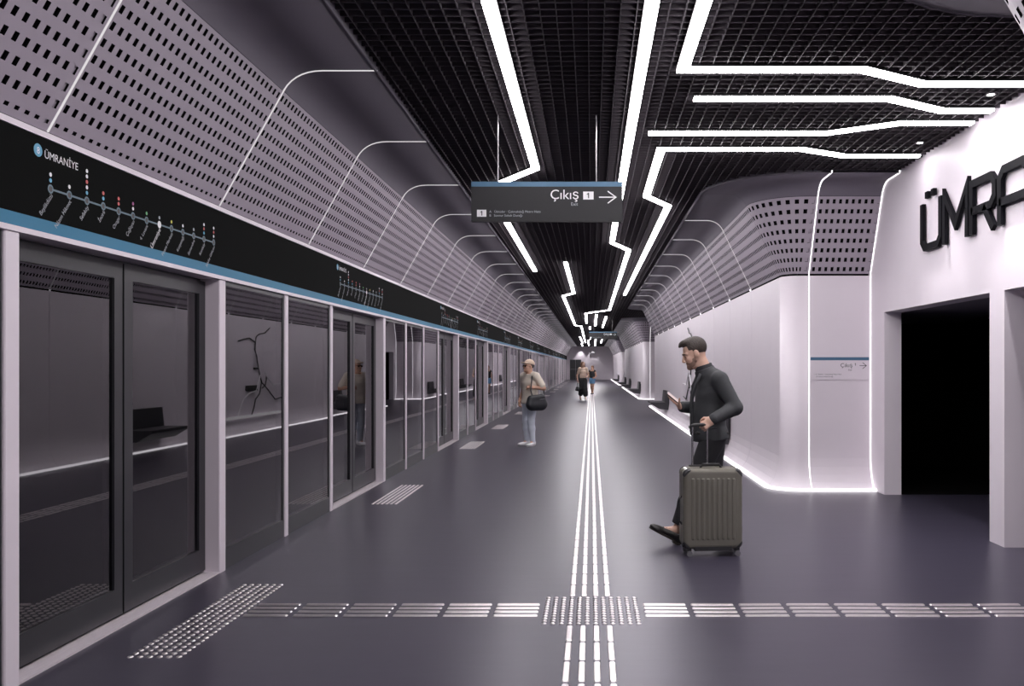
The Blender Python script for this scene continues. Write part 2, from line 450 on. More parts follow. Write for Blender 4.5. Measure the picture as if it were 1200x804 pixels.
# ------------------------------------------------------------------ platform screen doors on the left
DW, FW, PW, CW = 2.30, 1.31, 0.085, 0.11       # door opening, fixed pane, slim post, column
XR = XL - .125                                  # recessed plane of the sliding doors
def box_part(name, m, parent, *b): return MB().box(*b).build(name, m, parent)
post_me = MB().bbox(-.13, 0, 0, PW, 0, LINT, .006).mesh('trim', 'psd_frame')
col_me = MB().bbox(-.22, 0.004, 0, CW, 0, LINT, .006).mesh('trim', 'psd_frame')
def leaf_mesh():
    m = MB(); W = DW / 2 - .012; z0, z1 = .03, LINT - .02; x0, x1 = -.03, .02
    m.box(x0, x1, 0, .10, z0, z1); m.box(x0, x1, W - .10, W, z0, z1)
    m.box(x0, x1, .10, W - .10, z0, z0 + .17); m.box(x0, x1, .10, W - .10, z1 - .10, z1)
    return m.mesh('door_leaf', 'psd_dark')
leaf_me = leaf_mesh(); W_ = DW / 2 - .012
pane_me = MB().box(-.009, .003, .10, W_ - .10, .20, LINT - .12).mesh('glass_pane', 'glass')
seal_me = MB().box(-.02, .023, W_ - .006, W_ + .004, .03, LINT - .02).mesh('seal', 'void')
sill_me = MB().box(-.13, 0.0, .0, DW, 0, .012).mesh('sill', 'sill')
head_me = MB().box(-.2, -.02, 0, DW, LINT - .02, LINT + .02).mesh('head_rail', 'psd_dark')
back_me = MB().box(-.30, -.16, 0, DW, LINT - .22, LINT - .01).mesh('drive_box', 'psd_dark')
fpane_me = MB().box(-.03, -.018, .02, FW - .02, .16, LINT - .03).mesh('glass_pane', 'glass')
def fframe():
    m = MB(); m.box(-.05, -.012, 0, .035, 0, LINT); m.box(-.05, -.012, FW - .035, FW, 0, LINT)
    m.box(-.05, -.012, .035, FW - .035, 0, .16); m.box(-.05, -.012, .035, FW - .035, LINT - .035, LINT)
    return m.mesh('pane_frame', 'psd_dark')
fframe_me = fframe()
doors = []; nd = nw = ntrim = 0
def post(y, wide=False):
    global ntrim
    ntrim += 1
    o = link('trim_%d' % ntrim, col_me if wide else post_me, None, (XL, y, 0))
    struct(o, ('pale column' if wide else 'slim pale post') + ' of the screen wall, %s upright from the camera' % ordinal(ntrim - 1) if y > 3.9 else
           'pale screen wall upright beside the camera', 'post')
def door(y):
    global nd
    nd += 1
    r = empty('door_%d' % nd, (XR, y, 0)); struct(r, '%s sliding glass screen door pair from the camera' % ordinal(nd - 1), 'door')
    for k in (0, 1):
        l = link('door_leaf', leaf_me, r, (-.0, .006 + k * (W_ + .012), 0)); link('glass_pane', pane_me, l)
        if k == 0: link('seal', seal_me, l)
    link('sill', sill_me, r, (.125, 0, 0)); link('head_rail', head_me, r); link('drive_box', back_me, r, (.04, 0, 0))
    doors.append(y)
def window(y):
    global nw
    nw += 1
    r = empty('window_%d' % nw, (XL, y, 0)); struct(r, '%s fixed glass pane of the screen wall from the camera' % ordinal(nw - 1), 'window')
    link('pane_frame', fframe_me, r); link('glass_pane', fpane_me, r)
# three fixed panes beside the camera, then doors with two or three panes between them
y = 4.17
post(y, True); yy = y
for k in range(6):
    yy -= FW; window(yy); yy -= PW; post(yy)
y += CW; k = 0
while y < YE - 6:
    door(y); y += DW; post(y, True); y += CW
    for q in range(2 if k % 2 == 0 else 3):
        window(y); y += FW; post(y); y += PW
    k += 1
PSD_END = y
MB().box(XL - .15, XL + .01, y, YE, 0, LINT - .001).build('screen_end', 'psd_frame')
tag(bpy.data.objects['screen_end'], 'pale blank end piece closing the screen door wall', 'panel')
# dark door in the end wall
o = empty('door_end', (-1.85, YE, 0)); struct(o, 'dark double door in the far end wall', 'door')
box_part('door_leaf', 'psd_dark', o, -.66, -.01, -.06, .0, 0, 2.35); box_part('door_leaf', 'psd_dark', o, .01, .66, -.06, 0, 0, 2.35)
box_part('door_bar', 'rod', o, -.6, .6, -.10, -.06, 1.2, 1.25)

# header with the route maps
header = empty('screen_door_header', (XL, 0, 0)); tag(header, 'long black header with blue stripe and route maps above the screen doors', 'header')
box_part('header_panel', 'header_black', header, -.16, .012, YB, YE, 2.365, 2.79)
box_part('blue_stripe', 'blue', header, -.16, .012, YB, YE, 2.298, 2.365)
box_part('lip', 'psd_frame', header, -.30, .014, YB, YE, LINT, 2.298)
box_part('ledge', 'psd_frame', header, -.20, .016, YB, YE, 2.793, 2.825)
def route_map():
    m = MB(); fn = lambda p: (.014, p[0], p[1]); f2 = lambda p: (.0155, p[0], p[1]); fs = lambda p, t: (.0125 + .001 * t, p[0], p[1])
    mats = ['print_white', 'print_grey', 'print_line', 'print_cyan', 'print_red', 'print_purple', 'print_green', 'print_yellow', 'print_dark']
    disc(m, .125, 2.715, .034, fn, 3, 20); text(m, '8', .05, f2, 0, 'CENTER', (.125, 2.697))
    text(m, 'ÜMRANİYE', .058, fn, 0, 'LEFT', (.175, 2.688))
    names = ['Beylikdüzü', 'Nâzım Hikmet', 'Sefaköy', 'İncirli', 'Otogar', 'Çağlayan', '4. Levent', 'Ümraniye', 'Finans Merkezi',
             'Kozyatağı', 'Samandıra', 'Kurtköy', 'Sabiha Gökçen']
    dots = [[3, 0], [0], [3, 0, 4, 0, 0], [3, 4], [4, 4], [0, 5], [6], [1], [7], [0], [1], [3, 4, 0], [0, 4, 0]]
    n = len(names); z = 2.535
    stroke(m, [(.225, z), (2.17, z)], .010, fs, mi=2)
    for i, nm in enumerate(names):
        x = .225 + i * (2.17 - .225) / (n - 1)
        if i == 7: disc(m, x, z, .024, f2, 0)
        else: disc(m, x, z, .024, f2, 2, 14, .015); disc(m, x, z, .015, fn, 8)
        for k, c in enumerate(dots[i]): disc(m, x, z + .045 + .031 * k, .0115, f2, c, 10)
        s = .046 if i == 7 else .036
        wv = max(v.x for v in text_polys(nm, s)[0]); a = math.radians(52)
        text(m, nm, s, fn, 0 if i == 7 else 1, 'LEFT', (x - wv * math.cos(a) + .02, z - .035 - wv * math.sin(a)), a)
    return m
rm = route_map(); me = bpy.data.meshes.new('route_map'); me.from_pydata(rm.v, [], rm.f)
for q in ['print_white', 'print_grey', 'print_line', 'print_cyan', 'print_red', 'print_purple', 'print_green', 'print_yellow', 'print_dark']: me.materials.append(MATS[q])
me.polygons.foreach_set('material_index', rm.m); me.update()
for d in doors: link('route_map', me, header, (0, d, 0))

# ------------------------------------------------------------------ tactile steel paving
def stud_mesh():
    m = MB(); n = 10; lev = [(.0165, 0), (.0160, .003), (.0135, .0052), (.0085, .0068), (.003, .0073)]
    for r, z in lev: m.v += [(r * math.cos(2 * math.pi * k / n), r * math.sin(2 * math.pi * k / n), z) for k in range(n)]
    fs = [tuple(range(4 * n, 5 * n))] + [(l * n + k, l * n + (k + 1) % n, (l + 1) * n + (k + 1) % n, (l + 1) * n + k) for l in range(4) for k in range(n)]
    m.f = fs; m.m = [0] * len(fs)
    return m
stud = stud_mesh(); stud_me = stud.mesh('stud', 'steel', True)
BARL, BARP = .285, .32
def bar(m, cx, cy, along):
    hl, hw = BARL / 2, .0185
    if along == 'x': m.bbox(cx - hl, cx + hl, cy - hw, cy + hw, 0, .007, .006)
    else: m.bbox(cx - hw, cx + hw, cy - hl, cy + hl, 0, .007, .006)
bar_x = MB(); bar(bar_x, 0, 0, 'x'); bar_x = bar_x.mesh('guide_bar', 'steel')
bar_yy = MB(); bar(bar_yy, 0, 0, 'y'); bar_yy = bar_yy.mesh('guide_bar', 'steel')
JY, JX = 5.59, 0.0
pad = empty('tactile_pad', (JX, JY, 0)); tag(pad, 'square pad of steel studs where the two guide lines cross', 'tactile paving')
for i in range(12):
    for j in range(12): link('stud', stud_me, pad, ((i - 5.5) * .0535, (j - 5.5) * .0535, 0))
g = empty('tactile_guide', (0, 0, 0)); tag(g, 'long guide line of steel bars down the middle of the platform', 'tactile paving')
restm = MB(); cnt = 0
yy = JY + .345 + BARL / 2
while yy < YE - 1:
    for k in range(4):
        xx = (k - 1.5) * .081 - .01
        if yy < 24: link('guide_bar', bar_yy, g, (xx, yy, 0))
        elif int(yy / BARP) % 4 == 0 or yy < 45: bar(restm, xx, yy, 'y')
        else: bar(restm, xx, yy, 'y')
    yy += BARP
o = restm.build('distant_bar', 'steel', g); o['kind'] = 'stuff'
yy = JY - .345 - BARL / 2
while yy > YB + 1:
    for k in range(4): link('guide_bar', bar_yy, g, ((k - 1.5) * .081 - .01, yy, 0))
    yy -= BARP
g2 = empty('tactile_guide', (-1.3, JY, 0)); tag(g2, 'cross guide line of steel bars leading left to the nearest screen door', 'tactile paving')
xx = -.345 - BARL / 2
while xx - BARL / 2 > -2.27:
    for k in range(4): link('guide_bar', bar_x, g2, (xx + 1.3, (k - 1.5) * .0835, 0))
    xx -= BARP
g3 = empty('tactile_guide', (2, JY, 0)); tag(g3, 'cross guide line of steel bars leading right past the suitcase to the passage', 'tactile paving')
xx = .345 + BARL / 2
while xx < 7.5:
    for k in range(4): link('guide_bar', bar_x, g3, (xx - 2, (k - 1.5) * .0835, 0))
    xx += BARP
joined = MB()
for i in range(6):
    for j in range(29): joined.add([(v[0] + (i - 2.5) * .0535, v[1] + (j - 14) * .055, v[2]) for v in stud.v], stud.f)
joined_me = joined.mesh('stud_field', 'steel', True)
for i, d in enumerate(doors):
    p = empty('tactile_pad', (-2.40, d + 1.18, 0))
    tag(p, 'long steel stud pad before the %s screen door from the camera' % ordinal(i), 'tactile paving', 'stud pads before the screen doors')
    if i == 0:
        for a in range(6):
            for b in range(29): link('stud', stud_me, p, ((a - 2.5) * .0535, (b - 14) * .055, 0))
    else: o = link('stud_field', joined_me, p); o['kind'] = 'stuff'

# ------------------------------------------------------------------ ceiling light strips
SZ = 3.857
def strip(pts, label, w=.086):
    cx = sum(p[0] for p in pts) / len(pts); cy = sum(p[1] for p in pts) / len(pts)
    r = empty('light_strip', (cx, cy, SZ)); tag(r, label, 'light', 'zigzag ceiling light strips')
    q = [(a - cx, b - cy) for a, b in pts]
    m = MB(); stroke(m, q, w, lambda p, t: (p.x, p.y, 0 + .02 * t)); m.build('diffuser', 'strip_light', r)
    m = MB(); stroke(m, q, w + .012, lambda p, t: (p.x, p.y, .02 + .016 * t)); m.build('housing', 'black_metal', r)
strip([(-.64, -4), (-.64, 9.8), (-1.33, 10.9), (-1.345, 20.4)], 'longest left ceiling light strip, kinked above the hanging exit sign')
strip([(.38, -4), (.38, 15.7), (.73, 16.7), (.73, 34.6), (-.24, 36.7), (-.25, 45)], 'middle light strip running past the right end of the exit sign')
strip([(.74, -4), (.70, 6.53), (2.08, 6.53), (2.66, 6.86), (3.55, 6.86)], 'L-shaped light strip turning right, nearest of the crosswise strips')
strip([(.87, 7.24), (2.53, 7.24), (3.11, 7.58), (3.56, 7.58)], 'second nearest crosswise light strip, starting farthest right')
strip([(.557, 8.31), (2.3, 8.31), (2.885, 7.97), (3.56, 7.97)], 'third crosswise light strip, bending towards the camera')
strip([(3.54, 9.22), (2.74, 9.22), (2.2, 8.93), (.73, 8.93), (.735, 11.4), (1.09, 12.1), (1.06, 27.2)], 'farthest crosswise light strip, turning down the right side of the ceiling')
strip([(-.565, 18.7), (-.545, 26.6), (-.91, 27.6), (-.90, 47.6), (-.57, 48.7), (-.58, 82)], 'zigzag light strip on the left beyond the hanging exit sign')
far = [((.22, 37.7), (.22, 48), 'short straight light strip beyond the second passage, middle one'),
       ((.68, 39.3), (.66, 50), 'short straight light strip beyond the second passage, right one'),
       ((-.08, 49.5), (-.08, 52.5), 'tiny light strip just before the second hanging sign'),
       ((-.90, 66), (-.86, 84), 'far left light strip short of the end wall'), ((-1.0, 87), (-1.0, 97), 'leftmost light strip at the end wall'),
       ((-.1, 61), (-.1, 72), 'far middle light strip, nearer piece'), ((-.28, 75), (-.28, 94), 'far middle light strip, farther piece'),
       ((.30, 62), (.30, 67), 'short far light strip right of the middle'), ((.36, 72), (.42, 96), 'far light strip right of the middle, ending at the end wall'),
       ((.92, 73), (.92, 83), 'far rightmost short light strip')]
for a, b, l in far: strip([a, b], l)
# wall washers along the name wall and two at the end wall
def washer(x, y, label, power=60, tilt=(0, 0, 0)):
    r = empty('downlight', (x, y, 3.9)); tag(r, label, 'light', 'wall washing downlights')
    m = MB(); n = 16
    m.tube([(0, 0, .08), (0, 0, -.003)], .045, n); m.build('housing', 'black_metal', r)
    m = MB(); m.tube([(0, 0, -.004), (0, 0, -.007)], .030, n); m.build('lens', 'lens', r)
    ld = bpy.data.lights.new('downlight_lamp', 'SPOT'); ld.energy = power; ld.color = LIGHTCOL; ld.spot_size = math.radians(76); ld.spot_blend = .6; ld.shadow_soft_size = .03
    lo = bpy.data.objects.new('downlight_lamp', ld); COL.objects.link(lo); lo.parent = r; lo.location = (0, 0, -.02); lo.rotation_euler = tilt
washer(3.38, 8.78, 'ceiling downlight above the first big letter', 115, (0, math.radians(14), 0))
washer(3.38, 7.22, 'ceiling downlight above the big letter A', 190, (0, math.radians(14), 0))
washer(3.38, 6.05, 'ceiling downlight nearest the camera over the name wall', 160, (0, math.radians(14), 0))
washer(-1.25, 99.6, 'left small downlight at the end wall', 170); washer(.12, 99.6, 'right small downlight at the end wall', 170)

# ------------------------------------------------------------------ hanging exit signs
def flat(r, name, mats, fill):
    m = MB(); fill(m); me = bpy.data.meshes.new(name); me.from_pydata(m.v, [], m.f)
    for q in mats: me.materials.append(MATS[q])
    me.update(); return link(name, me, r)
def one(m, x, z, s, y=-.0325):
    fs = lambda p, t: (p[0], y - .0015 * t, p[1])
    stroke(m, [(x, z), (x, z + s)], s * .2, fs); stroke(m, [(x - s * .30, z + s * .70), (x + s * .02, z + s * .93)], s * .17, lambda p, t: (p[0], y - .0012 * t, p[1]))
def exit_sign(x0, y, label):
    W, H = 1.385, .365; r = empty('exit_sign', (x0, y, 2.925)); tag(r, label, 'sign')
    box_part('board', 'sign_dark', r, 0, W, -.03, .03, 0, H - .045)
    box_part('blue_stripe', 'sign_blue', r, 0, W, -.031, .031, H - .045, H)
    for x in (.24, 1.145):
        MB().tube([(x, 0, H), (x, 0, 3.92 - 2.925)], .006).build('rod', 'rod', r)
    fn = lambda p: (p[0], -.0325, p[1]); f2 = lambda p: (p[0], -.034, p[1]); fs = lambda p, t: (p[0], -.032 - .001 * t, p[1])
    flat(r, 'exit_word', ['print_white'], lambda m: text(m, 'Çıkış', .125, fn, 0, 'LEFT', (.72, .205)))
    flat(r, 'number_plate', ['print_white'], lambda m: stroke(m, [(1.025, .237), (1.12, .237)], .072, fs)); flat(r, 'number', ['print_dark'], lambda m: one(m, 1.074, .212, .05))
    flat(r, 'arrow', ['print_white'], lambda m: (stroke(m, [(1.17, .222), (1.325, .222)], .010, fs), stroke(m, [(1.25, .277), (1.325, .222), (1.25, .167)], .010, fs)))
    flat(r, 'exit_subtitle', ['print_grey'], lambda m: text(m, 'Exit', .042, fn, 0, 'LEFT', (.912, .145)))
    flat(r, 'number_plate', ['print_white'], lambda m: stroke(m, [(.052, .075), (.138, .075)], .064, fs)); flat(r, 'number', ['print_dark'], lambda m: one(m, .097, .054, .042))
    flat(r, 'direction_line', ['print_grey'], lambda m: text(m, 'A   Üsküdar · Çakmakdağ Metro Hattı', .030, fn, 0, 'LEFT', (.165, .080)))
    flat(r, 'direction_line', ['print_grey'], lambda m: text(m, 'B   Sonnur Sokak Durağı', .030, fn, 0, 'LEFT', (.165, .045)))
exit_sign(-1.10, 7.85, 'hanging dark exit sign with blue stripe and arrow near the camera')
exit_sign(-.12, 42.0, 'small distant hanging exit sign beyond the second passage')
r = empty('box_sign', (.18, YE - .12, 3.10)); tag(r, 'small dark box sign high on the end wall', 'sign')
box_part('box', 'black_metal', r, -.25, .25, -.05, .12, 0, .16); box_part('face', 'print_grey', r, -.2, .2, -.056, -.05, .04, .12)

# exit sign printed on the pier face
r = empty('wall_sign', (2.85, OPEN[0][1], 1.42)); tag(r, 'pale flat exit sign with blue stripe on the pier beside the dark doorway', 'sign')
box_part('plate', 'panel', r, 0, .76, -.008, -.001, 0, .255); box_part('blue_stripe', 'sign_blue', r, 0, .76, -.009, -.001, .255, .295)
fn = lambda p: (p[0], -.0095, p[1]); fs = lambda p, t: (p[0], -.009 - .001 * t, p[1])
flat(r, 'exit_word', ['print_dark'], lambda m: text(m, 'Çıkış', .075, fn, 0, 'LEFT', (.385, .165))); flat(r, 'number', ['print_dark'], lambda m: one(m, .583, .185, .032, -.0085))
flat(r, 'exit_subtitle', ['print_dark'], lambda m: text(m, 'Exit', .03, fn, 0, 'LEFT', (.49, .12)))
flat(r, 'arrow', ['print_dark'], lambda m: (stroke(m, [(.635, .185), (.725, .185)], .007, fs), stroke(m, [(.675, .225), (.725, .185), (.675, .145)], .007, fs)))
flat(r, 'direction_line', ['print_dark'], lambda m: text(m, '1  A  Üsküdar · Çakmakdağ Metro Hattı', .022, fn, 0, 'LEFT', (.04, .066)))
flat(r, 'direction_line', ['print_dark'], lambda m: text(m, 'B  Sonnur Sokak Durağı', .022, fn, 0, 'LEFT', (.075, .035)))

# ------------------------------------------------------------------ the station name in big letters on the name wall
LH, T = .515, .072; Z0 = 2.84; c = .07
h = T / 2
def letter(strokes, dname, u0, label, w):
    m = MB()
    for pts, cl in strokes: stroke(m, pts, T, lambda p, t: (-.012 - .038 * t, -p.x, p.y), cl)
    o = m.build(dname, 'letter', None, (XH, u0, Z0))
    tag(o, label, 'letter', 'station name letters'); return o
def ch(w): return [(h, LH), (h, h + c), (h + c, h), (w - h - c, h), (w - h, h + c), (w - h, LH)]
U = [(ch(.56), False)]
A_ = lambda w: [([(h, 0), (h, LH - h - c), (h + c, LH - h), (w - h - c, LH - h), (w - h, LH - h - c), (w - h, 0)], False), ([(h, .20), (w - h, .20)], False)]
seq = [('Ü', .56, U + [([(.17, LH + .045), (.17, LH + .115)], False), ([(.33, LH + .045), (.33, LH + .115)], False)], 'letter U with two dots, farthest letter of the big station name'),
       ('M', .60, [([(h, 0), (h, LH - .02), (.30, .16), (.60 - h, LH - .02), (.60 - h, 0)], False)], 'black letter M of the big station name on the white wall'),
       ('R', .53, [([(h, 0), (h, LH - h), (.53 - h - c, LH - h), (.53 - h, LH - h - c), (.53 - h, .22 + c), (.53 - h - c, .22), (h, .22)], False), ([(.29, .22), (.47, 0)], False)], 'black letter R of the big station name on the white wall'),
       ('A', .55, A_(.55), 'black letter A of the big station name, cut by the frame'),
       ('N', .56, [([(h, 0), (h, LH - .02), (.56 - h, .02), (.56 - h, LH)], False)], 'black letter N of the big station name'),
       ('İ', .09, [([(.045, 0), (.045, LH)], False), ([(.045, LH + .045), (.045, LH + .115)], False)], 'black dotted letter I of the big station name'),
       ('Y', .54, [([(h, LH), (.27, .26), (.54 - h, LH)], False), ([(.27, .28), (.27, 0)], False)], 'black letter Y of the big station name'),
       ('E', .46, [([(.46, LH - h), (h, LH - h), (h, h), (.46, h)], False), ([(h, .25), (.40, .25)], False)], 'black letter E, last of the big station name')]
u = 9.325
for nm, w_, st, lab in seq:
    if u - w_ > 5.0: letter(st, 'sign_letter', u, lab, w_)
    u -= w_ + .026

# ------------------------------------------------------------------ benches and wall art on the right wall
def bench(y, label):
    r = empty('wall_bench', (XW, y, 0)); tag(r, label, 'bench', 'benches along the right wall')
    L = .70; fn = lambda a, b: (lambda p, t: (-p[0], a + (b - a) * t, p[1]))
    MB().prism([(.03, .42), (.60, .42), (.60, .385), (.34, .23), (.03, .19)], fn(-L, L)).build('seat', 'bench', r)
    MB().prism([(.03, .42), (.13, .42), (.09, .80), (.03, .80)], fn(-L, L)).build('backrest', 'bench', r)
    MB().box(-.60, -.10, -L, L, .421, .435).build('cushion', 'bench', r)
    MB().box(-.03, 0.0, -L * .8, L * .8, .21, .7).build('wall_plate', 'black_metal', r)
for y, l in ((16.0, 'dark wall bench hidden behind the man with the suitcase'), (28.0, 'nearest clearly visible dark wall bench, left of the phone'),
             (43.6, 'dark wall bench just beyond the second passage'), (54, 'third visible dark wall bench along the right'),
             (61.5, 'fourth visible dark wall bench along the right'), (77, 'farthest dark wall bench before the end wall')): bench(y, l)
def art(origin):
    r = empty('wall_art', (XW, 21, 0)); tag(r, 'branching black and white line relief on the wall behind the man', 'artwork')
    def P(cx, cy, dx=-.03):
        x = cx / 3; y_ = 268 + cy / 3; D = 8300 / (693 - x)
        return (dx, D - 21, 1.6 - (y_ - 429) * D / 1000)
    bl = [[(905, 510), (897, 470), (895, 450), (888, 425), (890, 400), (870, 385), (850, 388), (830, 395)], [(890, 400), (893, 380), (905, 370), (922, 368), (940, 350)],
          [(905, 510), (912, 540), (905, 580), (890, 600), (885, 630), (875, 660)], [(912, 540), (930, 560), (945, 580), (960, 600), (990, 590)], [(930, 520), (925, 550), (915, 560)]]
    wl = [[(905, 515), (890, 570), (865, 580), (845, 600), (835, 630), (825, 660)], [(920, 505), (935, 530), (950, 550), (970, 545), (985, 545)]]
    for q in bl: MB().tube([P(*p) for p in q], .016, 6).build('branch', 'art_black', r)
    for q in wl: MB().tube([P(*p, -.05) for p in q], .016, 6).build('white_branch', 'art_white', r)
    a, b = P(858, 552), P(896, 566); MB().box(-.05, -.005, min(a[1], b[1]), max(a[1], b[1]), b[2] - .02, a[2]).build('plate', 'art_black', r)
    MB().box(-.05, -.001, -.12, .12, 1.52, 1.56).build('mount', 'art_black', r)
    rl = empty('wall_rail', (XW, 21.5, .40)); tag(rl, 'slim glowing white rail low on the wall below the line relief', 'rail')
    box_part('rail', 'rib_light', rl, -.10, -.06, -3.1, 1.0, -.03, .03)  # emission added to make the rail look bright in the glass
    for yy in (-2.5, -1, .5): box_part('bracket', 'art_white', rl, -.06, .0, yy - .03, yy + .03, -.02, .02)
art(0)

# ------------------------------------------------------------------ people: smooth blended volumes turned into one skin
mat('skin', (0.66, 0.42, 0.32), 0.5); mat('skin_tan', (0.58, 0.34, 0.24), 0.5)
mat('hair_dark', (0.045, 0.034, 0.028), 0.6, noise=.4, nscale=60, bump=.5, bscale=90, stretch=(1, 1, 1)); mat('hair_brown', (0.16, 0.075, 0.04), 0.6, noise=.3, nscale=40)
mat('beard', (0.30, 0.185, 0.14), 0.7, noise=.3, nscale=90); mat('eye', (0.02, 0.015, 0.012), 0.2); mat('lip', (0.40, 0.17, 0.14), 0.5)
mat('jacket', (0.033, 0.035, 0.039), 0.75, noise=.15, nscale=40, bump=.15, bscale=14); mat('trousers', (0.014, 0.014, 0.017), 0.8, bump=.15, bscale=12)
mat('shirt_dark', (0.022, 0.024, 0.028), 0.7); mat('shoe_dark', (0.020, 0.018, 0.017), 0.35); mat('sole', (0.03, 0.024, 0.02), 0.7)
mat('tee_beige', (0.76, 0.68, 0.58), 0.8, bump=.2, bscale=10); mat('jeans_pale', (0.74, 0.79, 0.88), 0.8, noise=.08, nscale=10, bump=.2, bscale=14)
mat('white_shoe', (0.85, 0.84, 0.86), 0.5); mat('cap_beige', (0.70, 0.55, 0.43), 0.8); mat('bag_black', (0.012, 0.014, 0.018), 0.45, bump=.3, bscale=12)
mat('glasses', (0.02, 0.012, 0.01), 0.15); mat('top_tan', (0.68, 0.52, 0.42), 0.8); mat('wide_black', (0.02, 0.02, 0.021), 0.8)
mat('shorts_blue', (0.16, 0.34, 0.55), 0.7); mat('trim_pink', (0.7, 0.25, 0.45), 0.7); mat('shoe_grey', (0.06, 0.06, 0.07), 0.5)
mat('chrome', (0.7, 0.7, 0.72), 0.25, metal=1.0); mat('phone_dark', (0.03, 0.03, 0.035), 0.3); emit('phone_screen', (1.0, .80, .80), 0.8)

